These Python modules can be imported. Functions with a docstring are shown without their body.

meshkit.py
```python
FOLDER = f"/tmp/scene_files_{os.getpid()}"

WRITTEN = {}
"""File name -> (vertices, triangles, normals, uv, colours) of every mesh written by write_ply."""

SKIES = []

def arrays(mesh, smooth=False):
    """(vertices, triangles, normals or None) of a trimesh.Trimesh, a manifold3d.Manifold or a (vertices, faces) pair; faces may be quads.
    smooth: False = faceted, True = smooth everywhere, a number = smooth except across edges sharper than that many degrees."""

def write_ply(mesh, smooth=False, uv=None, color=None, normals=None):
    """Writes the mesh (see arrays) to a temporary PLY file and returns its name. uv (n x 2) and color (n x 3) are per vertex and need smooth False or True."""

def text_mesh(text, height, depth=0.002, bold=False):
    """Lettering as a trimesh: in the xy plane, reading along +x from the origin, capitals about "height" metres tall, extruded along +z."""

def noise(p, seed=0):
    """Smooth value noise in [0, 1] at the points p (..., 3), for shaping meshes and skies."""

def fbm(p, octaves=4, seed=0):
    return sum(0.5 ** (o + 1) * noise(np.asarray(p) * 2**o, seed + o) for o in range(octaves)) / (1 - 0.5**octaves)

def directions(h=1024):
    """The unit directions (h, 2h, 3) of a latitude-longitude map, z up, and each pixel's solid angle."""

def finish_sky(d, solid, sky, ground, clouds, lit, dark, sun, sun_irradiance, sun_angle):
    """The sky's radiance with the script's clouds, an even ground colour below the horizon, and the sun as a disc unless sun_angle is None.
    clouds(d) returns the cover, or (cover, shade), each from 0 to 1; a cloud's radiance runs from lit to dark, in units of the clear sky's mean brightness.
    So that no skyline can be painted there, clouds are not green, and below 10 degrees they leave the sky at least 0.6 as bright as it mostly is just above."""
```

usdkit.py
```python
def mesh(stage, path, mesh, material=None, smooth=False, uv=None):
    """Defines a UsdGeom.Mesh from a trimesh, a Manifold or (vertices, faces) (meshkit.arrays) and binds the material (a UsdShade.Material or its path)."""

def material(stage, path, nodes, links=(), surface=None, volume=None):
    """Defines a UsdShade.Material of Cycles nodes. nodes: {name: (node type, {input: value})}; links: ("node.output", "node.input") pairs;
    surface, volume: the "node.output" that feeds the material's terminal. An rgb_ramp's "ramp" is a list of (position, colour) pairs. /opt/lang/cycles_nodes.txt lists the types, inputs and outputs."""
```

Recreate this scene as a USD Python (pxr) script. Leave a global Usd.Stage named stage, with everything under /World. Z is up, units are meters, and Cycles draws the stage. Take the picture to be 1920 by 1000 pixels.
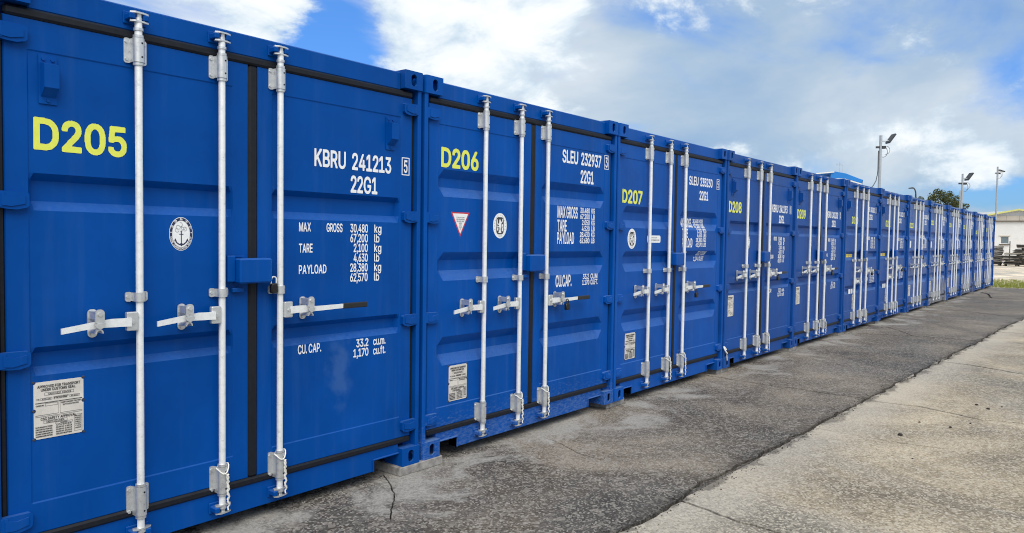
import math, random
import numpy as np, trimesh, usdkit, meshkit, manifold3d
from shapely.geometry import Polygon, LineString, Point, box as sbox
from shapely import affinity
from shapely.ops import unary_union
from shapely.geometry.polygon import orient
from functools import lru_cache
from pxr import Usd, UsdGeom, UsdLux, UsdShade, Gf, Sdf

stage = Usd.Stage.CreateInMemory()
UsdGeom.SetStageUpAxis(stage, UsdGeom.Tokens.z)
UsdGeom.SetStageMetersPerUnit(stage, 1.0)
UsdGeom.Xform.Define(stage, '/World')
UsdGeom.Scope.Define(stage, '/World/Looks')

# ------------------------------------------------------------------ camera, sky, sun, exposure
YAW, PITCH, ROLL = 0.6887463, -0.0377682, 0.0138758
CAM = np.array([-0.95585, -3.57603, 1.50926])
fwd = np.array([math.cos(PITCH) * math.cos(YAW), math.cos(PITCH) * math.sin(YAW), math.sin(PITCH)])
rgt = np.cross(fwd, [0, 0, 1]); rgt /= np.linalg.norm(rgt)
upv = np.cross(rgt, fwd)
c_, s_ = math.cos(ROLL), math.sin(ROLL)
rgt, upv = c_ * rgt + s_ * upv, -s_ * rgt + c_ * upv
cam = UsdGeom.Camera.Define(stage, '/World/camera')
cam.AddTransformOp().Set(Gf.Matrix4d(*[float(x) for r in (rgt, upv, -fwd) for x in (*r, 0)], *map(float, CAM), 1))
cam.CreateHorizontalApertureAttr(36.0)
cam.CreateVerticalApertureAttr(36.0 * 533 / 1024)
cam.CreateFocalLengthAttr(36.0 * 1378.2 / 1920)
cam.CreateClippingRangeAttr(Gf.Vec2f(0.05, 5000))
EXPOSURE = 1.06
cam.CreateExposureAttr(EXPOSURE)

SUN = np.array([-0.54, -0.64, 1.10]); SUN /= np.linalg.norm(SUN)
SUN_EL, SUN_ROT = math.asin(SUN[2]), math.atan2(SUN[0], SUN[1])
SKY_STRENGTH = 0.10


def direction(u, v):
    """the world direction that the photograph's pixel (u, v) looks in"""
    d = (u - 960) / 1378.2 * rgt - (v - 500) / 1378.2 * upv + fwd
    return d / np.linalg.norm(d)


def build_sky():
    n = {"tc": ("texture_coordinate", {}),
         "sky": ("sky_texture", {"sky_type": "single_scattering", "sun_disc": False, "sun_elevation": SUN_EL, "sun_rotation": SUN_ROT, "altitude": 100.0, "air_density": 1.0, "aerosol_density": 0.7, "ozone_density": 3.0}),
         "deep": ("mix", {"mix_type": "multiply", "fac": 1.0}),
         "air": ("rgb_ramp", {"ramp": [(0.0, (0.24, 0.40, 0.66)), (0.12, (0.26, 0.45, 0.74)), (0.40, (0.34, 0.63, 0.95)), (1.0, (0.40, 0.70, 1.0))]}),
         "bg": ("background_shader", {"strength": SKY_STRENGTH})}
    l = [("sky.color", "deep.color1"), ("air.color", "deep.color2")]
    # a cloud sheet seen in perspective: direction divided by its height
    n["sep"] = ("separate_xyz", {}); l += [("tc.generated", "sep.vector"), ("sep.z", "air.fac")]
    n["zz"] = ("math", {"math_type": "add", "value2": 0.16}); l.append(("sep.z", "zz.value1"))
    n["zmax"] = ("math", {"math_type": "maximum", "value2": 0.05}); l.append(("zz.value", "zmax.value1"))
    for a in "xy":
        n["p" + a] = ("math", {"math_type": "divide"}); l += [("sep." + a, f"p{a}.value1"), ("zmax.value", f"p{a}.value2")]
    n["flat"] = ("combine_xyz", {"z": 0.0}); l += [("px.value", "flat.x"), ("py.value", "flat.y")]
    n["mA"] = ("mapping", {"location": (3.1, 1.7, 0.0), "rotation": (0, 0, 0.5), "scale": (0.75, 1.25, 1.0)}); l.append(("flat.vector", "mA.vector"))
    n["nA"] = ("noise_texture", {"scale": 1.3, "detail": 9.0, "roughness": 0.56, "distortion": 0.5}); l.append(("mA.vector", "nA.vector"))
    n["mB"] = ("mapping", {"location": (8.4, 2.2, 4.0), "scale": (1.0, 1.0, 1.9)}); l.append(("tc.generated", "mB.vector"))
    n["nB"] = ("noise_texture", {"scale": 4.2, "detail": 12.0, "roughness": 0.6, "distortion": 0.25}); l.append(("mB.vector", "nB.vector"))
    n["nC"] = ("noise_texture", {"scale": 2.2, "detail": 8.0, "roughness": 0.55, "distortion": 0.3}); l.append(("mB.vector", "nC.vector"))

    def spot(name, uv, r0, r1, amount, zs=1.0):
        d = direction(*uv)
        n[name + "v"] = ("mapping", {"scale": (1.0, 1.0, zs)}); l.append(("tc.generated", name + "v.vector"))
        n[name + "d"] = ("vector_math", {"math_type": "distance", "vector2": (d[0], d[1], d[2] * zs)}); l.append((name + "v.vector", name + "d.vector1"))
        n[name] = ("map_range", {"range_type": "smoothstep", "from_min": r0, "from_max": r1, "to_min": amount, "to_max": 0.0, "clamp": True}); l.append((name + "d.value", name + ".value"))
        return name + ".result"

    def total(name, terms, first):
        prev = first
        for i, t in enumerate(terms):
            n[f"{name}{i}"] = ("math", {"math_type": "add"}); l.extend([(prev, f"{name}{i}.value1"), (t, f"{name}{i}.value2")])
            prev = f"{name}{i}.value"
        return prev
    # openings in the thin sheet, and where the heaped clouds stand
    a = total("sa", [spot("g1", (628, 110), 0.02, 0.13, -0.36), spot("g2", (1935, 160), 0.0, 0.11, -0.24, 1.6), spot("g3", (1880, 362), 0.0, 0.075, -0.50, 2.2),
                     spot("g4", (1290, 10), 0.0, 0.14, -0.12, 1.8), spot("g5", (1215, 225), 0.0, 0.10, -0.10, 3.0), spot("g6", (560, -60), 0.05, 0.25, -0.12)], "nA.fac")
    n["thin"] = ("map_range", {"range_type": "smoothstep", "from_min": 0.13, "from_max": 0.50, "to_min": 0.0, "to_max": 0.93, "clamp": True})
    n["frayed"] = ("math", {"math_type": "multiply_add", "value2": 0.34, "value3": -0.17}); n["torn"] = ("math", {"math_type": "add"}); l += [("nB.fac", "frayed.value1"), (a, "torn.value1"), ("frayed.value", "torn.value2"), ("torn.value", "thin.value")]
    b = total("sb", [spot("h1", (500, 60), 0.0, 0.11, 0.17), spot("h2", (860, 190), 0.04, 0.26, 0.16), spot("h3", (1850, 330), 0.0, 0.09, 0.20, 1.3),
                     spot("h4", (1700, 345), 0.0, 0.06, 0.08, 2.0), spot("h5", (790, 30), 0.0, 0.20, 0.10), spot("h6", (640, 120), 0.0, 0.085, -0.15), spot("h7", (1885, 375), 0.0, 0.045, -0.10, 2.5)], "nB.fac")
    n["heap"] = ("map_range", {"range_type": "smoothstep", "from_min": 0.555, "from_max": 0.69, "to_min": 0.0, "to_max": 1.0, "clamp": True})
    n["curl"] = ("math", {"math_type": "multiply_add", "value2": 0.36, "value3": -0.18}); n["puffs"] = ("math", {"math_type": "add"})
    l += [("nD.fac", "curl.value1"), (b, "puffs.value1"), ("curl.value", "puffs.value2"), ("puffs.value", "heap.value")]
    # brightness within the clouds
    n["thinc"] = ("rgb_ramp", {"ramp": [(0.24, (0.98, 1.57, 2.80)), (0.40, (1.61, 2.34, 3.31)), (0.52, (2.34, 2.93, 3.48)), (0.64, (3.40, 3.74, 4.00)), (0.78, (4.42, 4.59, 4.67))]})
    gl = total("sg", [spot("b1", (800, 110), 0.05, 0.40, 0.14), spot("b2", (1560, 150), 0.10, 0.62, -0.15), spot("b3", (1700, 300), 0.0, 0.3, -0.05)], "nC.fac")
    n["base"] = ("math", {"math_type": "add", "value2": 0.10}); l += [(gl, "base.value1"), ("base.value", "thinc.fac")]
    n["mD"] = ("mapping", {"location": (1.3, 4.1, 2.0), "scale": (1.0, 1.0, 1.6)}); l.append(("tc.generated", "mD.vector"))
    n["nD"] = ("noise_texture", {"scale": 9.0, "detail": 10.0, "roughness": 0.62, "distortion": 0.4}); l.append(("mD.vector", "nD.vector"))
    n["hs"] = ("math", {"math_type": "multiply_add", "value2": 0.55}); l += [(b, "hs.value1"), ("nDm.value", "hs.value3")]
    n["nDm"] = ("math", {"math_type": "multiply", "value2": 0.50}); l.append(("nD.fac", "nDm.value1"))
    n["heapc"] = ("rgb_ramp", {"ramp": [(0.52, (2.21, 2.80, 3.65)), (0.59, (3.31, 3.91, 4.42)), (0.66, (4.50, 4.76, 4.93)), (0.76, (5.27, 5.35, 5.35))]}); l.append(("hs.value", "heapc.fac"))
    n["m1"] = ("mix", {}); l += [("deep.color", "m1.color1"), ("thinc.color", "m1.color2"), ("thin.result", "m1.fac")]
    n["m2"] = ("mix", {}); l += [("m1.color", "m2.color1"), ("heapc.color", "m2.color2"), ("heap.result", "m2.fac"), ("m2.color", "bg.color")]
    return usdkit.material(stage, '/World/Looks/sky', n, l, surface="bg.background")


dome = UsdLux.DomeLight.Define(stage, '/World/sky')
UsdShade.MaterialBindingAPI.Apply(dome.GetPrim()).Bind(build_sky())
dome.GetPrim().SetCustomDataByKey('label', 'blue sky with white heaped clouds and pale thin cloud sheets')
dome.GetPrim().SetCustomDataByKey('kind', 'structure')
dome.GetPrim().SetCustomDataByKey('category', 'sky')

sun = UsdLux.DistantLight.Define(stage, '/World/sun')
sun.CreateIntensityAttr(0.40)
sun.CreateAngleAttr(50.0)
sun.CreateColorAttr(Gf.Vec3f(1.0, 0.93, 0.82))
sun.GetPrim().CreateAttribute('inputs:normalize', Sdf.ValueTypeNames.Bool).Set(True)
_z = SUN; _x = np.cross([0, 0, 1], _z); _x /= np.linalg.norm(_x); _y = np.cross(_z, _x)
sun.AddTransformOp().Set(Gf.Matrix4d(*[float(x) for r in (_x, _y, _z) for x in (*r, 0)], 0, 0, 0, 1))

# ------------------------------------------------------------------ helpers
USED = set()


def path_for(name, parent):
    base = (str(parent.GetPath()) if parent is not None else '/World') + '/' + name
    p, k = base, 0
    while p in USED:
        k += 1
        p = f'{base}_{k:03d}'
    USED.add(p)
    return p


def tag(prim, label=None, category=None, group=None, kind=None):
    for k, v in (('label', label), ('category', category), ('group', group), ('kind', kind)):
        if v:
            prim.SetCustomDataByKey(k, v)
    return prim


def thing(name, label, category, loc=(0, 0, 0), rz=0.0, group=None):
    x = UsdGeom.Xform.Define(stage, path_for(name, None))
    x.AddTranslateOp().Set(Gf.Vec3d(*map(float, loc)))
    if rz:
        x.AddRotateZOp().Set(float(math.degrees(rz)))
    return tag(x.GetPrim(), label, category, group)


def obj(name, mesh, mat, parent=None, smooth=False, label=None, category=None, group=None, kind=None):
    if isinstance(mesh, MB):
        mesh = mesh.mesh()
    m = usdkit.mesh(stage, path_for(name, parent), mesh, mat, smooth)
    return tag(m.GetPrim(), label, category, group, kind)


def hull(pts):
    return trimesh.convex.convex_hull(np.asarray(pts, float))


def cbox(x0, x1, y0, y1, z0, z1, c=0.0):
    if c <= 0:
        m = trimesh.creation.box((x1 - x0, y1 - y0, z1 - z0))
        m.apply_translation(((x0 + x1) / 2, (y0 + y1) / 2, (z0 + z1) / 2))
        return m
    P = []
    for X, sx in ((x0, 1), (x1, -1)):
        for Y, sy in ((y0, 1), (y1, -1)):
            for Z, sz in ((z0, 1), (z1, -1)):
                P += [(X, Y + sy * c, Z + sz * c), (X + sx * c, Y, Z + sz * c), (X + sx * c, Y + sy * c, Z)]
    return hull(P)


def frame_to(d):
    d = np.asarray(d, float); d = d / np.linalg.norm(d)
    a = np.array([0, 0, 1.0]) if abs(d[2]) < 0.9 else np.array([1.0, 0, 0])
    x = np.cross(a, d); x /= np.linalg.norm(x)
    return x, np.cross(d, x), d


class MB:
    """collects pieces that become one mesh"""
    def __init__(self):
        self.v, self.f, self.n = [], [], 0

    def add(self, m):
        v, f, _ = meshkit.arrays(m)
        self.v.append(v); self.f.append(f + self.n); self.n += len(v)
        return self

    def box(self, *a):
        return self.add(cbox(*a))

    def tube(self, pts, r, seg=12, cap=True):
        pts = np.asarray(pts, float); r = np.broadcast_to(np.asarray(r, float), (len(pts),))
        rings = []
        px = None
        for i, p in enumerate(pts):
            d = pts[min(i + 1, len(pts) - 1)] - pts[max(i - 1, 0)]
            d /= max(np.linalg.norm(d), 1e-9)
            if px is None:
                px, py, _ = frame_to(d)
            else:
                px = px - d * np.dot(px, d); px /= np.linalg.norm(px); py = np.cross(d, px)
            a = np.arange(seg) * 2 * math.pi / seg
            rings.append(p + r[i] * (np.cos(a)[:, None] * px + np.sin(a)[:, None] * py))
        v = np.vstack(rings); f = []
        for i in range(len(pts) - 1):
            for k in range(seg):
                a0, b0 = i * seg + k, i * seg + (k + 1) % seg
                f += [(a0, b0, b0 + seg), (a0, b0 + seg, a0 + seg)]
        if cap:
            v = np.vstack([v, pts[0], pts[-1]]); c0, c1 = len(v) - 2, len(v) - 1
            o = (len(pts) - 1) * seg
            for k in range(seg):
                f += [(c0, (k + 1) % seg, k), (c1, o + k, o + (k + 1) % seg)]
        return self.add((v, np.array(f)))

    def prism(self, poly, y0, y1):
        """a polygon in (x, z) pushed from y0 to y1"""
        for g in getattr(poly, 'geoms', [poly]):
            if g.is_empty or g.area < 1e-9:
                continue
            m = trimesh.creation.extrude_polygon(g, abs(y1 - y0), engine='earcut')
            v = m.vertices
            self.add((np.c_[v[:, 0], max(y0, y1) - v[:, 2], v[:, 1]], m.faces))
        return self

    def plan(self, poly, z0, z1):
        for g in getattr(poly, 'geoms', [poly]):
            if g.is_empty or g.area < 1e-9:
                continue
            m = trimesh.creation.extrude_polygon(g, z1 - z0, engine='earcut')
            m.apply_translation((0, 0, z0)); self.add(m)
        return self

    def mesh(self):
        return (np.vstack(self.v), np.vstack(self.f))


def oval(cx, cz, a, b, n=48):
    t = np.linspace(0, 2 * math.pi, n, endpoint=False)
    return Polygon(np.c_[cx + a * np.cos(t), cz + b * np.sin(t)])


def rrect(x0, z0, x1, z1, r, q=4):
    return sbox(x0 + r, z0 + r, x1 - r, z1 - r).buffer(r, quad_segs=q)


@lru_cache(None)
def glyph(ch, weight):
    """one letter, capitals 1 high; weight: False thin, True bold, a number = swollen by that much"""
    t = meshkit.text_mesh(ch, 1.0, 1.0, bool(weight))
    v, f = np.array(t.vertices), np.asarray(t.faces)
    if weight and weight is not True:
        low = f[(v[f][:, :, 2] < .5).all(1)]
        sh = unary_union([Polygon(v[q, :2]).buffer(1e-4) for q in low]).buffer(weight, join_style=2, mitre_limit=2).simplify(.006)
        ms = [trimesh.creation.extrude_polygon(g, 1.0, engine='earcut') for g in getattr(sh, 'geoms', [sh])]
        t = trimesh.util.concatenate(ms); v, f = np.array(t.vertices), np.asarray(t.faces)
        v[:, 1] = (v[:, 1] + weight * .0) 
    v[:, 0] -= v[:, 0].min()
    return v, f, v[:, 0].max()


def lettering(mb, text, x0, z0, h, w, y, bold=False, surf=None):
    """text standing on the plane y (facing -y), left edge x0, baseline z0, capitals h tall, w wide"""
    V, F, x, n = [], [], 0.0, 0
    for ch in text:
        if ch == ' ':
            x += 0.34
            continue
        gv, gf, gw = glyph(ch, bold)
        V.append(gv + [x, 0, 0]); F.append(gf + n); n += len(gv)
        x += gw + 0.10
    v, f = np.vstack(V), np.vstack(F)
    v = v * [w / (x - 0.10), h, 0.0008] + [x0, z0, 0]
    if surf is not None:
        v, f = trimesh.remesh.subdivide_to_size(v, f, 0.03)
        v, f = np.asarray(v), np.asarray(f)
        yy = np.array([surf(a, b) for a, b in zip(v[:, 0], v[:, 1])])
    else:
        yy = y
    mb.add((np.c_[v[:, 0], yy - 0.0008 - v[:, 2], v[:, 1]], f))


# ------------------------------------------------------------------ materials
LOOK = '/World/Looks/'
LEAF_Y = 0.040


def paint(name, base, rough=0.36, dust=0.10, scuff=0.0, dirt=0.0, spec=0.11, smudge=None):
    """sea-worn container enamel: faint tone drift, dust on upward faces, chips and rubbed patches"""
    n = {"g": ("geometry", {}),
         "big": ("noise_texture", {"scale": 1.7, "detail": 4.0, "roughness": 0.6}),
         "fine": ("noise_texture", {"scale": 55.0, "detail": 5.0, "roughness": 0.7}),
         "str": ("mapping", {"scale": (14.0, 14.0, 0.9)}),
         "run": ("noise_texture", {"scale": 1.0, "detail": 5.0, "roughness": 0.65}),
         "tone": ("rgb_ramp", {"ramp": [(0.3, tuple(c * 0.86 for c in base)), (0.7, tuple(min(1, c * 1.13) for c in base))]}),
         "sep": ("separate_xyz", {}),
         "upm": ("map_range", {"from_min": 0.25, "from_max": 1.0, "to_min": 0.0, "to_max": 1.0, "clamp": True}),
         "fm": ("map_range", {"from_min": 0.3, "from_max": 0.7, "to_min": 0.35, "to_max": 1.0, "clamp": True}),
         "du": ("math", {"math_type": "multiply"}), "du2": ("math", {"math_type": "multiply", "value2": dust * 3.0}),
         "rm": ("map_range", {"from_min": 0.52, "from_max": 0.80, "to_min": 0.0, "to_max": 0.05 + dust * 0.6, "clamp": True}),
         "dusty": ("mix", {"color2": (0.20, 0.30, 0.42)}), "runny": ("mix", {"color2": (0.10, 0.19, 0.36)}),
         "p": ("principled_bsdf", {"specular_ior_level": spec}),
         "rr": ("map_range", {"from_min": 0.3, "from_max": 0.7, "to_min": rough - 0.06, "to_max": rough + 0.10, "clamp": True}),
         "wob": ("noise_texture", {"scale": 3.2, "detail": 2.0, "roughness": 0.5}),
         "b": ("bump", {"strength": 0.30, "distance": 0.02}),
         "b2": ("bump", {"strength": 0.06, "distance": 0.002})}
    l = [("g.position", "big.vector"), ("g.position", "fine.vector"), ("g.position", "str.vector"), ("str.vector", "run.vector"), ("big.fac", "tone.fac"),
         ("g.normal", "sep.vector"), ("sep.z", "upm.value"), ("fine.fac", "fm.value"), ("upm.result", "du.value1"), ("fm.result", "du.value2"), ("du.value", "du2.value1"),
         ("tone.color", "runny.color1"), ("run.fac", "rm.value"), ("rm.result", "runny.fac"),
         ("runny.color", "dusty.color1"), ("du2.value", "dusty.fac"),
         ("big.fac", "rr.value"), ("rr.result", "p.roughness"), ("g.position", "wob.vector"), ("wob.fac", "b.height"), ("fine.fac", "b2.height"), ("b.normal", "b2.normal"), ("b2.normal", "p.normal")]
    last = "dusty.color"
    if scuff:
        n |= {"scm_": ("mapping", {"scale": (0.35, 1.0, 1.0)}), "sc": ("noise_texture", {"scale": 70.0, "detail": 9.0, "roughness": 0.72}), "pos": ("separate_xyz", {}),
              "low": ("map_range", {"from_min": 0.10, "from_max": 0.42, "to_min": 0.13 * scuff, "to_max": -0.10, "clamp": True}),
              "sum": ("math", {"math_type": "add"}), "sm": ("map_range", {"from_min": 0.55, "from_max": 0.80, "to_min": 0.0, "to_max": 0.34, "clamp": True}),
              "scm": ("mix", {"color2": (0.24, 0.32, 0.44)})}
        l += [("g.position", "scm_.vector"), ("scm_.vector", "sc.vector"), ("g.position", "pos.vector"), ("pos.z", "low.value"), ("sc.fac", "sum.value1"), ("low.result", "sum.value2"), ("sum.value", "sm.value"), ("sm.result", "scm.fac"), (last, "scm.color1")]
        last = "scm.color"
    if dirt:
        n |= {"dn": ("noise_texture", {"scale": 5.0, "detail": 6.0, "roughness": 0.65}), "dpos": ("separate_xyz", {}),
              "dlow": ("map_range", {"from_min": 0.0, "from_max": 0.9, "to_min": 0.25, "to_max": -0.15, "clamp": True}),
              "dsum": ("math", {"math_type": "add"}), "dm": ("map_range", {"from_min": 0.48, "from_max": 0.68, "to_min": 0.0, "to_max": dirt, "clamp": True}),
              "dmx": ("mix", {"color2": (0.30, 0.29, 0.26)})}
        l += [("g.position", "dn.vector"), ("g.position", "dpos.vector"), ("dpos.z", "dlow.value"), ("dn.fac", "dsum.value1"), ("dlow.result", "dsum.value2"), ("dsum.value", "dm.value"), ("dm.result", "dmx.fac"), (last, "dmx.color1")]
        last = "dmx.color"
    if smudge:
        n |= {"zm": ("mapping", {"scale": (1.0, 1.0, 0.42)}), "zd": ("vector_math", {"math_type": "distance", "vector2": (smudge[0], LEAF_Y, smudge[1] * 0.42)}), "zn": ("noise_texture", {"scale": 9.0, "detail": 7.0, "roughness": 0.6}),
              "zs": ("math", {"math_type": "multiply_add", "value2": -0.22}), "zr": ("map_range", {"range_type": "smoothstep", "from_min": -0.09, "from_max": 0.0, "to_min": 0.12, "to_max": 0.0, "clamp": True}), "zx": ("mix", {"color2": (0.22, 0.38, 0.60)})}
        l += [("g.position", "zm.vector"), ("zm.vector", "zd.vector1"), ("g.position", "zn.vector"), ("zn.fac", "zs.value1"), ("zd.value", "zs.value3"), ("zs.value", "zr.value"), (last, "zx.color1"), ("zr.result", "zx.fac")]
        last = "zx.color"
    l.append((last, "p.base_color"))
    return usdkit.material(stage, LOOK + name, n, l, surface="p.BSDF")


def simple(name, c, rough=0.5, metallic=0.0, var=0.15, scale=20.0, bump=0.0, spec=0.5):
    n = {"g": ("geometry", {}), "n": ("noise_texture", {"scale": scale, "detail": 5.0, "roughness": 0.6}),
         "r": ("rgb_ramp", {"ramp": [(0.3, tuple(x * (1 - var) for x in c)), (0.7, tuple(min(1, x * (1 + var)) for x in c))]}),
         "p": ("principled_bsdf", {"roughness": rough, "metallic": metallic, "specular_ior_level": spec})}
    l = [("g.position", "n.vector"), ("n.fac", "r.fac"), ("r.color", "p.base_color")]
    if bump:
        n["b"] = ("bump", {"strength": bump, "distance": 0.01}); l += [("n.fac", "b.height"), ("b.normal", "p.normal")]
    return usdkit.material(stage, LOOK + name, n, l, surface="p.BSDF")


def zinc(name='zinc_plated_steel', k=1.0, metal=0.12, r0=0.30):
    n = {"g": ("geometry", {}), "n": ("noise_texture", {"scale": 38.0, "detail": 6.0, "roughness": 0.7}), "v": ("voronoi_texture", {"scale": 60.0}),
         "r": ("rgb_ramp", {"ramp": [(0.25, tuple(x * k for x in (0.56, 0.58, 0.60))), (0.42, tuple(x * k for x in (0.76, 0.78, 0.795))), (0.75, tuple(x * k for x in (0.85, 0.865, 0.875)))]}),
         "rr": ("map_range", {"from_min": 0.3, "from_max": 0.7, "to_min": r0, "to_max": r0 + 0.22, "clamp": True}),
         "p": ("principled_bsdf", {"metallic": metal}), "b": ("bump", {"strength": 0.15, "distance": 0.002})}
    l = [("g.position", "n.vector"), ("n.fac", "r.fac"), ("r.color", "p.base_color"), ("n.fac", "rr.value"), ("rr.result", "p.roughness"), ("n.fac", "b.height"), ("b.normal", "p.normal")]
    return usdkit.material(stage, LOOK + name, n, l, surface="p.BSDF")


def paving(name, dark, mid, light, stone, pale=None, edge=None, bump=0.7, wet=0.0, patch_lo=0.36, patch_hi=0.64, sc=1.0):
    n = {"g": ("geometry", {}),
         "patch": ("noise_texture", {"scale": 0.75 * sc, "detail": 7.0, "roughness": 0.62, "distortion": 0.6}),
         "pc": ("rgb_ramp", {"ramp": [(patch_lo, dark), (0.5, mid), (patch_hi, light)]}),
         "broad": ("noise_texture", {"scale": 0.42 * sc, "detail": 5.0, "roughness": 0.6, "distortion": 1.0}),
         "bt": ("rgb_ramp", {"ramp": [(0.34, (0.60, 0.63, 0.68)), (0.47, (0.94, 0.95, 0.98)), (0.54, (1.04, 0.99, 0.92)), (0.64, (1.55, 1.47, 1.34))]}), "bm": ("mix", {"mix_type": "multiply", "fac": 1.0}),
         "grit": ("noise_texture", {"scale": 55.0, "detail": 6.0, "roughness": 0.75}),
         "gm": ("map_range", {"from_min": 0.28, "from_max": 0.72, "to_min": 0.35, "to_max": 1.65, "clamp": True}),
         "gx": ("mix", {"mix_type": "multiply", "fac": 1.0}), "gc": ("combine_color", {}),
         "vo": ("voronoi_texture", {"scale": 95.0, "randomness": 1.0}), "vs": ("separate_color", {}),
         "st": ("map_range", {"from_min": 0.72, "from_max": 0.86, "to_min": 0.0, "to_max": 0.75, "clamp": True}),
         "sx": ("mix", {"color2": stone}),
         "pit": ("map_range", {"from_min": 0.0, "from_max": 0.22, "to_min": 0.55, "to_max": 0.0, "clamp": True}),
         "px": ("mix", {"color2": tuple(c * 0.35 for c in dark)}),
         "vo2": ("voronoi_texture", {"scale": 34.0, "randomness": 1.0}), "vs2": ("separate_color", {}),
         "st2": ("map_range", {"from_min": 0.80, "from_max": 0.9, "to_min": 0.0, "to_max": 0.45, "clamp": True}), "sx2": ("mix", {"color2": tuple(min(1, c * 0.9) for c in stone)}),
         "p": ("principled_bsdf", {"specular_ior_level": 0.35}),
         "b": ("bump", {"strength": bump, "distance": 0.006}), "b2": ("bump", {"strength": 0.35, "distance": 0.03}),
         "ro": ("map_range", {"from_min": 0.35, "from_max": 0.55, "to_min": 0.62, "to_max": 0.92, "clamp": True})}
    l = [("g.position", "patch.vector"), ("patch.fac", "pc.fac"), ("g.position", "broad.vector"), ("broad.fac", "bt.fac"), ("pc.color", "bm.color1"), ("bt.color", "bm.color2"), ("g.position", "grit.vector"), ("grit.fac", "gm.value"),
         ("gm.result", "gc.r"), ("gm.result", "gc.g"), ("gm.result", "gc.b"), ("bm.color", "gx.color1"), ("gc.color", "gx.color2"),
         ("g.position", "vo.vector"), ("vo.color", "vs.color"), ("vs.r", "st.value"), ("gx.color", "sx.color1"), ("st.result", "sx.fac"),
         ("vs.g", "pit.value"), ("sx.color", "px.color1"), ("pit.result", "px.fac"),
         ("g.position", "vo2.vector"), ("vo2.color", "vs2.color"), ("vs2.r", "st2.value"), ("px.color", "sx2.color1"), ("st2.result", "sx2.fac"),
         ("grit.fac", "b.height"), ("patch.fac", "b2.height"), ("b2.normal", "b.normal"), ("b.normal", "p.normal"),
         ("patch.fac", "ro.value"), ("ro.result", "p.roughness")]
    last = "sx2.color"
    if pale:
        # lime bloom washed out beside the containers
        n |= {"pn": ("noise_texture", {"scale": 1.35, "detail": 9.0, "roughness": 0.68, "distortion": 0.8}), "ps": ("separate_xyz", {}),
              "pm": ("map_range", {"from_min": -1.35, "from_max": -0.15, "to_min": -0.20, "to_max": 0.06, "clamp": True}), "pa": ("math", {"math_type": "add"}),
              "pt": ("map_range", {"range_type": "smoothstep", "from_min": 0.52, "from_max": 0.66, "to_min": 0.0, "to_max": 0.72, "clamp": True}), "pg": ("mix", {"color2": pale}), "pq": ("math", {"math_type": "multiply"})}
        l += [("g.position", "pn.vector"), ("g.position", "ps.vector"), ("ps.y", "pm.value"), ("pn.fac", "pa.value1"), ("pm.result", "pa.value2"), ("pa.value", "pt.value"), ("pt.result", "pq.value1"), ("gm.result", "pq.value2"), ("pq.value", "pg.fac"), (last, "pg.color1")]
        last = "pg.color"
    if edge:
        # dirt gathered along the long joint and, on the pale side, a washed rim beside it
        n |= {"es": ("separate_xyz", {}), "ex": ("math", {"math_type": "multiply_add", "value2": 0.03, "value3": 1.49}), "ed": ("math", {"math_type": "add"}), "ea": ("math", {"math_type": "absolute"}),
              "en": ("noise_texture", {"scale": 3.2, "detail": 7.0, "roughness": 0.7}), "em": ("math", {"math_type": "multiply_add", "value2": -0.55, "value3": 0.275}), "ee": ("math", {"math_type": "add"}),
              "er": ("map_range", {"range_type": "smoothstep", "from_min": 0.0, "from_max": edge[0], "to_min": 0.58, "to_max": 0.0, "clamp": True}), "ek": ("mix", {"color2": (0.032, 0.029, 0.026)})}
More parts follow.
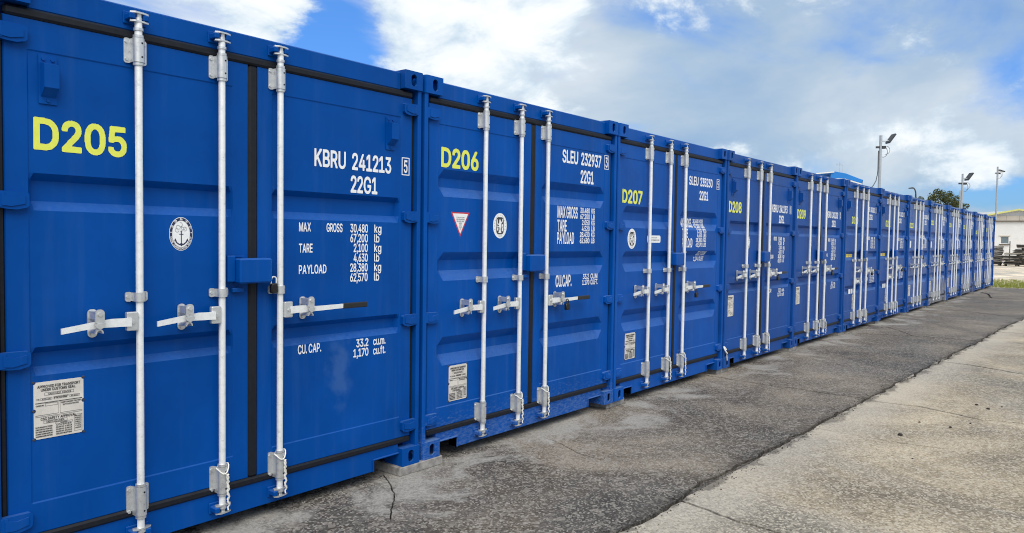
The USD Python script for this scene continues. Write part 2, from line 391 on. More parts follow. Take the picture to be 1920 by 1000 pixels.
        l += [("g.position", "es.vector"), ("es.x", "ex.value1"), ("es.y", "ed.value1"), ("ex.value", "ed.value2"), ("ed.value", "ea.value1"), ("g.position", "en.vector"), ("en.fac", "em.value1"), ("ea.value", "ee.value1"), ("em.value", "ee.value2"), ("ee.value", "er.value")]
        if edge[1]:
            n |= {"wr": ("map_range", {"range_type": "smoothstep", "from_min": 0.10, "from_max": 0.60, "to_min": 0.55, "to_max": 0.0, "clamp": True}), "wk": ("mix", {"color2": edge[1]}), "wm": ("math", {"math_type": "multiply"})}
            l += [("ee.value", "wr.value"), ("wr.result", "wm.value1"), ("gm.result", "wm.value2"), ("wm.value", "wk.fac"), (last, "wk.color1")]
            last = "wk.color"
        l += [(last, "ek.color1"), ("er.result", "ek.fac")]
        last = "ek.color"
    l.append((last, "p.base_color"))
    return usdkit.material(stage, LOOK + name, n, l, surface="p.BSDF")


M = dict(
    zinc=zinc(metal=0.28, k=1.05),
    forged=zinc('galvanised_casting', 0.80, 0.72, 0.30),
    rubber=simple('black_rubber', (0.006, 0.008, 0.013), 0.55, var=0.3, scale=30, spec=0.3),
    grip=simple('black_grip', (0.012, 0.012, 0.013), 0.42),
    lock=simple('black_lock', (0.014, 0.014, 0.015), 0.35, 0.3),
    white=simple('white_lettering', (0.80, 0.82, 0.84), 0.5, var=0.05, scale=60),
    yellow=simple('yellow_vinyl', (0.72, 0.77, 0.10), 0.45, var=0.05, scale=40),
    gold=simple('yellow_sticker', (0.80, 0.62, 0.04), 0.45, var=0.08),
    ink=simple('dark_ink', (0.045, 0.043, 0.045), 0.6),
    inkgrey=simple('grey_ink', (0.25, 0.26, 0.28), 0.6),
    navy=simple('navy_ink', (0.020, 0.026, 0.075), 0.5),
    red=simple('red_ink', (0.50, 0.035, 0.05), 0.45),
    plate=simple('aluminium_plate', (0.66, 0.63, 0.59), 0.45, 0.1, var=0.12, scale=14),
    block=simple('concrete_block', (0.25, 0.24, 0.23), 0.9, var=0.35, scale=24, bump=0.5),
    cord=simple('white_cord', (0.72, 0.71, 0.66), 0.85),
    galv=simple('galvanised_pole', (0.46, 0.48, 0.49), 0.45, 0.4, var=0.12),
    darkmetal=simple('dark_metal', (0.05, 0.052, 0.056), 0.5, 0.2),
    lens=simple('lamp_glass', (0.55, 0.56, 0.55), 0.2),
    cable=simple('grey_cable', (0.12, 0.12, 0.125), 0.6),
    soil=simple('dark_soil', (0.035, 0.031, 0.026), 0.95, var=0.5, scale=45, bump=0.8),
    asphalt=paving('grey_asphalt', (0.052, 0.045, 0.038), (0.094, 0.083, 0.072), (0.155, 0.140, 0.124), (0.34, 0.315, 0.28), pale=(0.34, 0.33, 0.31), edge=(0.14, None)),
    concrete=paving('beige_chipped_paving', (0.135, 0.116, 0.088), (0.235, 0.205, 0.160), (0.340, 0.304, 0.248), (0.54, 0.485, 0.395), bump=0.8, edge=(0.055, (0.46, 0.42, 0.36))),
    gravel=paving('pale_gravel', (0.42, 0.36, 0.28), (0.54, 0.47, 0.38), (0.62, 0.56, 0.47), (0.62, 0.58, 0.5)),
    earth=paving('open_ground', (0.10, 0.12, 0.05), (0.16, 0.16, 0.08), (0.22, 0.20, 0.12), (0.25, 0.24, 0.16)),
    wall=simple('white_wall_sheet', (0.80, 0.79, 0.77), 0.6, var=0.04, scale=1.5),
    beige=simple('beige_cladding', (0.64, 0.58, 0.50), 0.6, var=0.07, scale=1.5),
    greywall=simple('grey_gable_sheet', (0.60, 0.62, 0.65), 0.6, var=0.05, scale=1.5),
    yellowtrim=simple('yellow_verge', (0.66, 0.66, 0.22), 0.5, var=0.1),
    brown=simple('brown_gutter', (0.13, 0.10, 0.08), 0.6),
    glass=simple('window_pane', (0.20, 0.25, 0.28), 0.12, var=0.2, scale=2),
    blueroof=simple('bright_blue_fascia', (0.015, 0.20, 0.62), 0.4, var=0.06, scale=1.2),
    bark=simple('tree_bark', (0.09, 0.07, 0.05), 0.9, var=0.3, scale=9, bump=0.6),
)
for i, c in enumerate([(0.055, 0.050, 0.046), (0.10, 0.088, 0.074), (0.17, 0.15, 0.125), (0.30, 0.27, 0.23)]):
    M[f'wood{i}'] = simple(f'weathered_wood_{"abcd"[i]}', c, 0.85, var=0.3, scale=6)


def leaf_mat(name, lo, hi):
    n = {"oi": ("geometry", {}), "r": ("rgb_ramp", {"ramp": [(0.0, lo), (1.0, hi)]}), "d": ("principled_bsdf", {"roughness": 0.55, "specular_ior_level": 0.3}),
         "t": ("translucent_bsdf", {}), "m": ("mix_closure", {"fac": 0.3})}
    return usdkit.material(stage, LOOK + name, n, [("oi.random_per_island", "r.fac"), ("r.color", "d.base_color"), ("r.color", "t.color"), ("d.BSDF", "m.closure1"), ("t.BSDF", "m.closure2")], surface="m.closure")


M['leaf'] = leaf_mat('tree_leaf', (0.09, 0.10, 0.03), (0.36, 0.36, 0.10))
M['grass'] = leaf_mat('grass_blade', (0.20, 0.23, 0.03), (0.48, 0.46, 0.10))

# ------------------------------------------------------------------ ground: slabs of two pavings with open joints
GZ = -0.06
rng = np.random.default_rng(4)


def ragged(line, w0, w1, step=0.05, seed=0, jit=0.007):
    """a crack: a polyline with a wandering course and a changing width, as a polygon"""
    ls = LineString(line); L = ls.length; r = np.random.default_rng(seed)
    step = max(step, L / 700)
    t = np.arange(0, L + step, step)
    P = np.array([ls.interpolate(min(x, L)).coords[0] for x in t])
    d = np.gradient(P, axis=0); d /= np.maximum(np.linalg.norm(d, axis=1, keepdims=True), 1e-9)
    nrm = np.c_[-d[:, 1], d[:, 0]]
    q = np.c_[t, np.zeros_like(t), np.full_like(t, seed)]
    wander = (meshkit.noise(q * 1.3, seed) - 0.5) * 6 * jit + (meshkit.noise(q * 6, seed + 1) - 0.5) * 3 * jit + r.normal(0, jit * 0.35, len(t))
    a = w0 + (w1 - w0) * meshkit.noise(q * 1.7, seed + 2) + r.normal(0, 0.15 * w0, len(t))
    b = w0 + (w1 - w0) * meshkit.noise(q * 2.3, seed + 3) + r.normal(0, 0.15 * w0, len(t))
    a, b = np.maximum(a, 0.002), np.maximum(b, 0.002)
    C = P + nrm * wander[:, None]
    return Polygon(np.vstack([C + nrm * a[:, None], (C - nrm * b[:, None])[::-1]])).buffer(0)


JOINT = [(-18, -1.50), (2.5, -1.56), (4.0, -1.61), (6.0, -1.65), (7.85, -1.69), (10.4, -1.77), (12.6, -1.88), (15.7, -1.93), (18.1, -2.07), (24, -2.25), (31.75, -2.45)]
joint = ragged(JOINT, 0.006, 0.024, 0.04, 11, 0.014)
CRACKS = {
    'a': ragged([(7.12, 0.1), (7.06, -0.54), (7.06, -1.04), (7.03, -1.72)], 0.008, 0.018, 0.03, 2),
    'b': ragged([(6.95, -1.66), (7.02, -2.14), (6.92, -2.41), (6.80, -2.69), (6.92, -3.0), (6.9, -5.5)], 0.010, 0.022, 0.03, 3),
    'c': ragged([(10.35, -1.72), (10.24, -2.16), (9.92, -2.74), (9.7, -5.0)], 0.011, 0.024, 0.04, 4),
    'd': ragged([(3.10, -1.52), (3.06, -1.81), (3.01, -1.99), (3.02, -2.09), (2.98, -2.4), (3.0, -4.5)], 0.007, 0.016, 0.03, 5),
    'e': ragged([(5.48, -1.6), (5.44, -2.21), (5.47, -2.60)], 0.004, 0.009, 0.03, 6),
    'f': ragged([(12.6, 0.2), (12.9, -0.5), (13.13, -1.0), (13.17, -1.45), (13.11, -1.95)], 0.014, 0.032, 0.05, 7),
    'g': ragged([(2.24, 0.12), (2.03, -0.22), (1.74, -0.51), (1.66, -0.46), (1.2, -0.3), (0.4, -0.35), (-3, -0.2)], 0.0025, 0.006, 0.03, 8),
    'h': ragged([(1.74, -0.51), (1.81, -0.71), (1.88, -0.87), (2.2, -1.2), (2.3, -1.6)], 0.003, 0.006, 0.03, 9),
    'i': ragged([(3.67, -0.12), (3.58, -0.36), (3.50, -0.58), (3.48, -0.78)], 0.002, 0.005, 0.03, 10),
    'j': ragged([(19.7, 0.3), (19.4, -0.74), (18.7, -1.6), (18.6, -2.2)], 0.01, 0.025, 0.06, 12),
    'k': ragged([(27.9, -0.1), (27.0, -0.4), (25.1, -0.7), (24.9, -2.5)], 0.015, 0.035, 0.08, 13),
    'l': ragged([(14.5, -0.1), (13.6, -0.66), (13.14, -0.9)], 0.005, 0.012, 0.05, 14),
    'm': ragged([(15.0, -1.9), (14.9, -3.4), (14.7, -6.0)], 0.010, 0.022, 0.06, 15),
    'n': ragged([(21.5, -2.1), (21.4, -5.0), (21.3, -8)], 0.015, 0.03, 0.08, 16),
}
allcr = unary_union([joint] + list(CRACKS.values()))
jl = [(-18, 9)] + [(x, y) for x, y in JOINT] + [(31.75, 9)]
left_zone = Polygon(jl).difference(allcr)
right_zone = Polygon([(-18, -45)] + JOINT + [(31.75, -45)]).difference(allcr)

ground = UsdGeom.Xform.Define(stage, path_for('pavement', None)).GetPrim()
tag(ground, 'cracked yard paving of a grey asphalt strip and beige chipped slabs', 'pavement', kind='structure')
for zone, mat, nm in ((left_zone, M['asphalt'], 'asphalt_slab'), (right_zone, M['concrete'], 'paving_slab')):
    for g in getattr(zone, 'geoms', [zone]):
        if g.area < 0.002:
            continue
        dz = float(rng.uniform(-0.0025, 0.0025)) if g.area < 40 else 0.0
        obj(nm, MB().plan(g.simplify(0.001), GZ - 0.03, GZ + dz), mat, ground)
obj('joint_soil', cbox(-18, 31.75, -45, 9, GZ - 0.16, GZ - 0.026), M['soil'], ground)

# open ground to the horizon, gravel lot, grass verge
obj('terrain', cbox(-900, 1500, -1200, 1200, -1.2, GZ - 0.12), M['earth'], None, label='open flat ground running to the horizon', category='ground', kind='structure')
obj('gravel_lot', MB().plan(Polygon([(31.76, -45), (31.76, 12), (33.5, 30), (80, 40), (80, -45)]), GZ - 0.10, GZ - 0.02), M['gravel'], None, label='pale sandy gravel lot beyond the end of the container row', category='gravel lot', kind='structure')


def blades(n, x0, x1, y0, y1, h0, h1, seed):
    r = np.random.default_rng(seed)
    x, y = r.uniform(x0, x1, n * 3), r.uniform(y0, y1, n * 3)
    nz = meshkit.noise(np.c_[x * 0.5, y * 0.9, np.full_like(x, 3.0)], 5)
    edge = np.where(x < 36.5, 1.0, np.maximum(0, 1 - (x - 36.5) / 4.0) * (0.2 + nz))
    keep = np.nonzero(edge * (0.55 + 0.6 * nz) > r.random(n * 3))[0][:n]
    x, y = x[keep], y[keep]; n = len(keep)
    a, h, w = r.uniform(0, 6.28, n), r.uniform(h0, h1, n), r.uniform(0.006, 0.014, n)
    V = np.empty((n, 3, 3))
    V[:, 0] = np.c_[x - np.cos(a) * w, y - np.sin(a) * w, np.full(n, GZ - .03)]
    V[:, 1] = np.c_[x + np.cos(a) * w, y + np.sin(a) * w, np.full(n, GZ - .03)]
    V[:, 2] = np.c_[x + r.normal(0, 1, n) * h * .4, y + r.normal(0, 1, n) * h * .4, GZ - .02 + h]
    return V.reshape(-1, 3), np.arange(3 * n).reshape(-1, 3)


obj('grass_verge', blades(26000, 31.85, 42, -9, 4, 0.03, 0.10, 3), M['grass'], None, label='patchy yellow green grass verge along the far edge of the paving', category='grass', kind='stuff')

# loose grit caught in the main joint and a few larger clods
V, F = [], []
ico = trimesh.creation.icosphere(subdivisions=0)
r = np.random.default_rng(21)
jls = LineString(JOINT)
grit = MB()
for k in range(1300):
    t = 18.5 + 16 * r.random() ** 1.6
    p = np.array(jls.interpolate(t).coords[0]) + np.array([0, r.normal(0.01, 0.045)])
    s = r.uniform(0.002, 0.006)
    grit.add((ico.vertices * s * r.uniform(0.6, 1.2, 3) + [p[0], p[1], GZ + s * 0.3], ico.faces))
obj('joint_grit', grit, M['soil'], None, label='dark grit and soil lying along the long paving joint', category='grit', kind='stuff')
grit = MB()
for k in range(1500):
    x, y = r.uniform(-.2, 14), -abs(r.normal(0, .16)) + .10
    s = r.uniform(0.002, 0.006)
    grit.add((ico.vertices * s * r.uniform(0.6, 1.2, 3) + [x, y, GZ + s * 0.3], ico.faces))
obj('washed_grit', grit, M['block'], None, label='pale grit washed up along the foot of the nearer containers', category='grit', kind='stuff')
CLODS = [(x_, y_, k_ * .55) for x_, y_, k_ in [(7.48, -2.56, .030), (7.35, -2.67, .034), (6.30, -2.28, .022), (6.28, -2.52, .026), (5.70, -2.25, .040), (7.55, -2.76, .020), (6.56, -2.63, .018), (5.03, -2.47, .014)]]
for x, y, s in CLODS:
    m = trimesh.creation.icosphere(subdivisions=2)
    v = m.vertices * (1 + 0.5 * (meshkit.noise(m.vertices * 2.2 + x * 7, 3)[:, None] - 0.5)) * [s, s * 0.8, s * 0.5]
    obj('earth_clod', (v + [x, y, GZ + s * 0.35], m.faces), M['soil'], None, smooth=True, label='small dark clod of earth lying on the beige paving', category='clod', group='earth clods on the beige paving')

# ------------------------------------------------------------------ containers
P, GAP = 2.46065, 0.01618
CW, CL, CH = 2.438, 6.058, 2.591


def casting(sx, top):
    """a corner casting 162 x 178 x 118 mm, hollow, with a hand hole in front, side and top or bottom. Local origin: outer front lower corner; sx=+1 grows to +x"""
    w, d, h, t = 0.162, 0.178, 0.118, 0.012
    R = 0.016
    pl = Polygon([(0, R), (R * 0.3, R * 0.3), (R, 0), (w - .003, 0), (w, .003), (w, d), (0, d)])
    base = manifold3d.CrossSection([np.array(pl.exterior.coords)[:-1]]).extrude(h)
    cav = manifold3d.Manifold.cube((w - 2 * t, d - 2 * t, h - 2 * t)).translate((t, t, t))

    def slot(a, b, L):
        s = affinity.scale(Point(0, 0).buffer(1, quad_segs=8), b, b)
        s = unary_union([affinity.translate(s, -a + b, 0), affinity.translate(s, a - b, 0), sbox(-a + b, -b, a - b, b)])
        return manifold3d.CrossSection([np.array(orient(s).exterior.coords)[:-1]]).extrude(L)
    # each slot is drawn with its long axis along local x and pushed along +z
    def turn(m, ax, az, at):            # ax: where the long axis goes, az: where the push goes
        ax, az = np.array(ax, float), np.array(az, float); ay = np.cross(az, ax)
        return m.transform(np.c_[ax, ay, az, np.array(at, float)])
    front = turn(slot(0.0395, 0.0245, 0.04), (0, 0, 1), (0, 1, 0), (w * 0.53, -0.01, h * 0.5))
    side = turn(slot(0.0395, 0.0255, 0.04), (0, 0, 1), (1, 0, 0), (-0.01, d * 0.5, h * 0.5))
    lid = turn(slot(0.062, 0.0325, 0.04), (0, 1, 0), (0, 0, 1), (w * 0.5, d * 0.5, h - 0.025 if top else -0.015))
    m = base - cav - front - side - lid
    mm = m.to_mesh(); v = np.array(mm.vert_properties[:, :3]); f = np.array(mm.tri_verts)
    if sx < 0:
        v[:, 0] *= -1; f = f[:, ::-1]
    return v, f


CAST = {(sx, tp): casting(sx, tp) for sx in (1, -1) for tp in (0, 1)}


def leaf_profile(grooves, depth, x0, x1, px0, px1, pz0, pz1, end):
    """front face height field of a pressed door leaf: y (into the door) at (x, z)"""
    def y(x, z):
        d = 0.0
        if px0 < x < px1 and pz0 < z < pz1:
            d = 0.004
        for zt, zd, zl, zb in grooves:
            if zb < z < zt:
                fz = min((zt - z) / (zt - zd), (z - zb) / (zl - zb), 1.0)
                fx = min((x - px0) / end, (px1 - x) / end, 1.0)
                if fx > 0:
                    d = max(d, 0.004 + (depth - 0.004) * max(0.0, min(fz, fx)) if depth > 0.004 else d)
        return LEAF_Y + d
    return y


def door_leaf(x0, x1, px0, px1, grooves, depth, end):
    z0, z1, pz0, pz1 = 0.187, 2.419, 0.325, 2.288
    surf = leaf_profile(grooves, depth, x0, x1, px0, px1, pz0, pz1, end)
    e = 0.003
    xs = sorted({x0, x0 + .004, px0 - e, px0 + e, px0 + end, px1 - end, px1 - e, px1 + e, x1 - .004, x1})
    zs = {z0, z0 + .004, pz0 - e, pz0 + e, pz1 - e, pz1 + e, z1 - .004, z1}
    for g in grooves:
        zs |= set(g)
    zs = sorted(zs)
    V, idx = [], {}
    for i, z in enumerate(zs):
        for k, x in enumerate(xs):
            yy = surf(x, z)
            if abs(x - (px0 - e)) < 1e-6 or abs(x - (px1 + e)) < 1e-6 or abs(z - (pz0 - e)) < 1e-6 or abs(z - (pz1 + e)) < 1e-6:
                yy = LEAF_Y
            if k in (0, len(xs) - 1) or i in (0, len(zs) - 1):
                yy = LEAF_Y + 0.004
            idx[i, k] = len(V); V.append((x, yy, z))
    F = []
    for i in range(len(zs) - 1):
        for k in range(len(xs) - 1):
            a, b, c, d = idx[i, k], idx[i, k + 1], idx[i + 1, k + 1], idx[i + 1, k]
            if abs(V[a][1] - V[c][1]) <= abs(V[b][1] - V[d][1]):
                F += [(a, b, c), (a, c, d)]
            else:
                F += [(a, b, d), (b, c, d)]
    # returned edges
    nx, nz = len(xs), len(zs)
    rim = [idx[0, k] for k in range(nx)] + [idx[i, nx - 1] for i in range(1, nz)] + [idx[nz - 1, k] for k in range(nx - 2, -1, -1)] + [idx[i, 0] for i in range(nz - 2, 0, -1)]
    o = len(V)
    V += [(V[q][0], 0.074, V[q][2]) for q in rim]
    for q in range(len(rim)):
        a, b = rim[q], rim[(q + 1) % len(rim)]
        F.append((a, o + q, o + (q + 1) % len(rim))); F.append((a, o + (q + 1) % len(rim), b))
    return (np.array(V), np.array(F)), surf


GA = [(1.765, 1.734, 1.645, 1.603), (1.008, 0.978, 0.918, 0.882)]
GB6 = [(1.985, 1.925, 1.862, 1.795), (1.408, 1.352, 1.280, 1.209), (0.816, 0.753, 0.688, 0.615)]
GB7 = [(1.840, 1.780, 1.705, 1.630), (1.405, 1.352, 1.285, 1.208), (0.842, 0.782, 0.712, 0.636)]
GC = [(1.812, 1.765, 1.700, 1.655), (1.370, 1.325, 1.262, 1.215), (0.770, 0.725, 0.668, 0.622)]
GD = [(1.830, 1.770, 1.700, 1.625), (1.365, 1.310, 1.245, 1.170), (0.800, 0.742, 0.675, 0.600)]
STYLE = {'a': (GA, 0.044, 0.020), 'b': (GB6, 0.050, 0.060), 'c': (GB7, 0.050, 0.060), 'd': (GC, 0.044, 0.030), 'e': (GD, 0.052, 0.070)}
BARS = (0.602, 1.018, 1.360)


def bolt(mb, x, y, z, r=0.009, h=0.006):
    a = np.arange(6) * math.pi / 3
    pts = [(x + r * math.cos(t), yy, z + r * math.sin(t)) for t in a for yy in (y, y - h)]
    mb.add(hull(pts))


@lru_cache(None)
def saddle_mesh(x, z0, z1):
    b = saddle(x, z0, z1)
    if z1 - z0 > .1:
        for z in (z0 - .012, z1):
            b.tube([(x, 0, z), (x, 0, z + 0.012)], 0.0235, 16)
    return b.mesh()


def saddle(x, z0, z1, wing=0.046):
    """cast bracket that wraps a lock bar and is bolted to the door by two wings"""
    mb = MB()
    for s in (-1, 1):
        xa, xb = sorted((x + s * 0.022, x + s * (wing + 0.006)))
        mb.prism(rrect(xa, z0, xb, z1, min(0.010, (z1 - z0) * 0.25)), 0.033, 0.0395)
        mb.add(hull([(x + s * .026, yy, zz) for zz in (z0 + .003, z1 - .003) for yy in (0.038, 0.0)] + [(x + s * .019, yy, zz) for zz in (z0 + .003, z1 - .003) for yy in (0.038, -0.008)]))
        zz = [z0 + 0.018, z1 - 0.018] if z1 - z0 > 0.08 else [(z0 + z1) / 2]
        for q in zz:
            bolt(mb, x + s * 0.041, 0.033, q, 0.008)
    a = np.linspace(-0.25, math.pi + 0.25, 13)
    ro, ri = 0.0265, 0.0185
    out = [(x + ro * math.cos(t), -ro * math.sin(t)) for t in a] + [(x + ri * math.cos(t), -ri * math.sin(t)) for t in a[::-1]]
    mb.plan(Polygon(out), z0 + .002, z1 - .002)
    return mb


def lock_bar(c, x, body, top=True):
    """galvanised bar with cam ends, three brackets, as one part with sub-parts"""
    mb = MB().tube([(x, 0, 0.10), (x, 0, 2.505)], 0.0168, 18)
    bar = obj('lock_bar', mb, M['zinc'], c, smooth=40)
    for z0, z1 in ((0.158, 0.300), (1.186, 1.232), (2.308, 2.424)):
        obj('bracket', saddle_mesh(x, z0, z1), M['forged'], bar, smooth=35)
        if z1 - z0 > .1:
            h = MB()
            for z in (z0 + .026, z1 - .026):
                h.tube([(x + .006, -0.0262, z), (x + .006, -0.0272, z)], 0.0045, 8)
            obj('grease_hole', h, M['rubber'], bar)
    for zc, s in ((0.108, -1), (2.487, 1)):
        cm = MB().tube([(x, 0, zc - .030), (x, 0, zc - .018)], .022, 14).tube([(x, 0, zc - .03), (x, 0, zc + .03)], .0165, 14)
        for zz, dy in ((zc + s * .012, 0), (zc + s * .052, 0)):
            cm.add(hull([(x + dx, y, zz + dz) for dx, y in ((-.036, .012), (-.040, -.006), (-.02, -.02), (.022, -.016), (.046, -.004), (.030, .014)) for dz in (-.004, .004)]))
        cm.box(x - .008, x + .012, -.010, .010, min(zc + s * .012, zc + s * .052), max(zc + s * .012, zc + s * .052), .003)
        obj('cam', cm, M['forged'], bar, smooth=35)
        kp = MB()
        for dx in (-.034, .030):
            kp.box(x + dx - .013, x + dx + .013, -.018, .044, zc + s * .032 - .014, zc + s * .032 + .014, .004)
        kp.box(x - .052, x + .052, .036, .0448, zc + s * .032 - .028, zc + s * .032 + .028, .002)
        obj('keeper', kp, body, bar)
    return bar


def handle(c, bar, x, zc, s, grip=False, length=0.35):
    mb = MB()
    mb.box(x + s * 0.016 if s > 0 else x - 0.068, x + 0.068 if s > 0 else x - 0.016, -0.024, 0.004, zc - 0.042, zc + 0.046, 0.004)
    bolt(mb, x + s * 0.042, -0.024, zc, 0.009)
    obj('handle_hub', mb, M['forged'], bar, smooth=30)
    x1 = x + s * length
    hb = MB()
    xs = [x + s * 0.050, x + s * 0.14, x + s * 0.22, x1 if not grip else x + s * 0.40]
    zz = [0.0, 0.002, -0.002, -0.018 if not grip else 0.002]
    hh = [0.020, 0.019, 0.014, 0.0125]
    yy = [-0.031, -0.031, -0.036, -0.040]
    for a in range(3):
        hb.add(hull([(xs[q], yy[q] + t, zc + zz[q] + o * hh[q]) for q in (a, a + 1) for t in (0, 0.009) for o in (-1, 1)]))
    obj('handle', hb, M['zinc'], bar, smooth=25)
    if grip:
        obj('handle_grip', MB().box(x + s * 0.40, x + s * 0.585, -0.043, -0.026, zc - 0.015, zc + 0.018, 0.005), M['grip'], bar, smooth=40)
    kx = x + s * (0.197 if not grip else 0.17)
    k = MB().prism(rrect(kx - .021, zc - .064, kx + .021, zc + .066, .0195, 6), 0.033, 0.0395)
    k.prism(rrect(kx - .020, zc + .004, kx + .020, zc + .070, .0185, 6), -.052, -.044)
    k.add(hull([(kx + dx, y, z) for dx in (-.015, .015) for y, z in ((.036, zc + .058), (-.046, zc + .058), (.036, zc + .024), (-.046, zc + .024))]))
    k.prism(Polygon([(kx - .025, zc + .006), (kx + .025, zc + .006), (kx + .016, zc - .012), (kx, zc - .020), (kx - .016, zc - .012)]), -.056, -.047)
    a = np.linspace(0, math.pi, 9)
    k.prism(Polygon([(kx + .018 * math.cos(t), zc - .040 + .022 * math.sin(t)) for t in a] + [(kx + .012 * math.cos(t), zc - .040 + .014 * math.sin(t)) for t in a[::-1]]), -.046, .034)
    bolt(k, kx, -.052, zc + .048, .0105, .007); bolt(k, kx, .033, zc - .049, .0105, .008)
    obj('handle_catch', k, M['forged'], c, smooth=30)


def hinge(door, z, mirror, body):
    mb = MB()
    f = (lambda x: CW - x) if mirror else (lambda x: x)
    out = [(f(a), z + b) for a, b in ((.034, -.034), (.075, -.040), (.110, -.041), (.143, -.032), (.152, -.022), (.152, .026), (.143, .034), (.034, .036))]
    mb.prism(Polygon(out).buffer(0), 0.014, 0.041)
    mb.prism(Polygon([(f(a), z + b) for a, b in ((.048, -.024), (.085, -.028), (.136, -.016), (.136, .018), (.090, .010), (.048, .022))]).buffer(0), 0.009, 0.016)
    mb.tube([(f(.024), .026, z - .034), (f(.024), .026, z + .034)], .0155, 12)
    a = f(.024); b = f(.06)
    mb.add(hull([(a, .0115, z - .033), (a, .034, z - .033), (a, .0115, z + .033), (a, .034, z + .033), (b, .0115, z - .031), (b, .036, z - .031), (b, .0115, z + .031), (b, .036, z + .031)]))
    obj('hinge', mb, body, door, smooth=30)


def vent(door, x, body, w=0.072):
    mb = MB().prism(rrect(x, 2.066, x + w, 2.277, .004), 0.037, 0.0405)
    a, b = x + .008, x + w - .006
    mb.add(hull([(q, y, z) for q in (a, b) for y, z in ((.038, 2.242), (-.008, 2.232), (-.008, 2.132), (.038, 2.094))]))
    for q in (x + .018, x + w - .018):
        bolt(mb, q, .037, 2.258, .008)
    bolt(mb, x + w / 2, .037, 2.080, .007)
    obj('vent_cover', mb, body, door, smooth=25)


def anchor_emblem(c, x0, x1, z0, z1, y):
    cx, cz, a, b = (x0 + x1) / 2, (z0 + z1) / 2, (x1 - x0) / 2, (z1 - z0) / 2
    e = obj('emblem', MB().prism(oval(cx, cz, a, b), y - .0008, y), M['white'], c, label='white oval emblem with navy ring and anchor')
    obj('emblem_ring', MB().prism(oval(cx, cz, a * .955, b * .965).difference(oval(cx, cz, a * .76, b * .80)), y - .0016, y - .0008), M['navy'], e)
    S = lambda px, pz: (cx + a * px, cz + b * pz)
    g = [LineString([S(0.02, 0.12), S(0.02, -0.62)]).buffer(a * .035), LineString([S(-.14, -.02), S(.18, -.02)]).buffer(a * .03),
         oval(*S(0.02, .15), a * .07, a * .07, 14).difference(oval(*S(0.02, .15), a * .03, a * .03, 12)),
         LineString([S(-.50, -.36), S(-.38, -.52), S(-.18, -.62), S(0.02, -.66), S(.22, -.62), S(.42, -.50), S(.54, -.36)]).buffer(a * .05),
         Polygon([S(-.58, -.44), S(-.50, -.26), S(-.36, -.44)]), Polygon([S(.62, -.44), S(.54, -.26), S(.40, -.44)]), Polygon([S(-.14, -.62), S(.02, -.52), S(.18, -.62), S(.02, -.74)])]
    obj('emblem_figure', MB().prism(unary_union(g), y - .0016, y - .0008), M['navy'], e)
    wv = [LineString([S(px + .16 * math.cos(t), pz + .12 * math.sin(t)) for t in np.linspace(a0, a0 + 4.6, 14)]).buffer(a * .018) for px, pz, a0 in ((-.26, .40, .5), (.18, .36, 2.2), (-.05, .56, 3.6), (.32, .30, 4.4), (-.34, .22, 1.4), (.05, .30, 5.2))]
    obj('emblem_scroll', MB().prism(unary_union(wv), y - .0014, y - .0008), M['inkgrey'], e)
    rim = []
    glyphs = [[(-1, 1, 1, 1), (-1, -.2, 1, -.2), (-1, 1, -1, -.2), (1, 1, 1, -.2), (0, 1.4, 0, -1.3)], [(-1, 1, 1, 1), (-1, -1, 1, -1), (-1, 1, -1, -1), (1, 1, 1, -1), (-.6, .4, .6, .4), (-.6, -.4, .6, -.4), (0, .4, 0, -.4)],
              [(-1, .8, -1, -1), (-1, .8, -.2, .8), (-.2, .8, -.2, -1), (-1, 0, -.2, 0), (.3, .9, 1, .4), (.3, -.1, 1, -.1), (.3, -.1, .3, -1), (1, -.1, 1, -1)], [(-.9, 1, -.4, .2), (-.9, .2, -.3, -.4), (-1, -1, -.3, -.6), (0, .8, 1, .8), (.2, .8, 0, -1), (.9, .8, .2, -1), (.3, 0, 1, -1)], [(-.6, 1, -.5, .5), (-1, .4, -.2, .4), (-.5, .2, -.5, -1), (.2, .3, 1, .3), (.6, 1, .6, -1), (.1, -1, 1, -1)]]
    for gl, t in zip(glyphs, np.radians([152, 122, 90, 58, 28])):
        px, pz = S(.86 * math.cos(t), .885 * math.sin(t))
        k = a * .085
        for xa, za, xb, zb in gl:
            rim.append(LineString([(px + xa * k, pz + za * k), (px + xb * k, pz + zb * k)]).buffer(a * .014, cap_style=2))
    for t in (math.pi * .97, math.pi * 2.03):
        rim.append(oval(*S(.86 * math.cos(t), .885 * math.sin(t)), a * .05, a * .05, 8))
    mb = MB().prism(unary_union(rim), y - .0024, y - .0016)
    txt = "CHINA CLASSIFICATION SOCIETY"
    for k, ch in enumerate(txt):
        if ch == ' ':
            continue
        t = math.radians(193 + (347 - 193) * k / (len(txt) - 1))
        px, pz = S(.855 * math.cos(t), .88 * math.sin(t))
        gv, gf, _ = glyph(ch, True)
        v = gv * [a * .15, a * .15, .0008]; v[:, 0] -= v[:, 0].mean(); v[:, 1] -= a * .075; v[:, 0] *= .8
        q = t + math.pi / 2; cs, sn = math.cos(q), math.sin(q)
        mb.add((np.c_[px + v[:, 0] * cs - v[:, 1] * sn, y - .0016 - v[:, 2], pz + v[:, 0] * sn + v[:, 1] * cs], gf))
    obj('emblem_lettering', mb, M['white'], e)


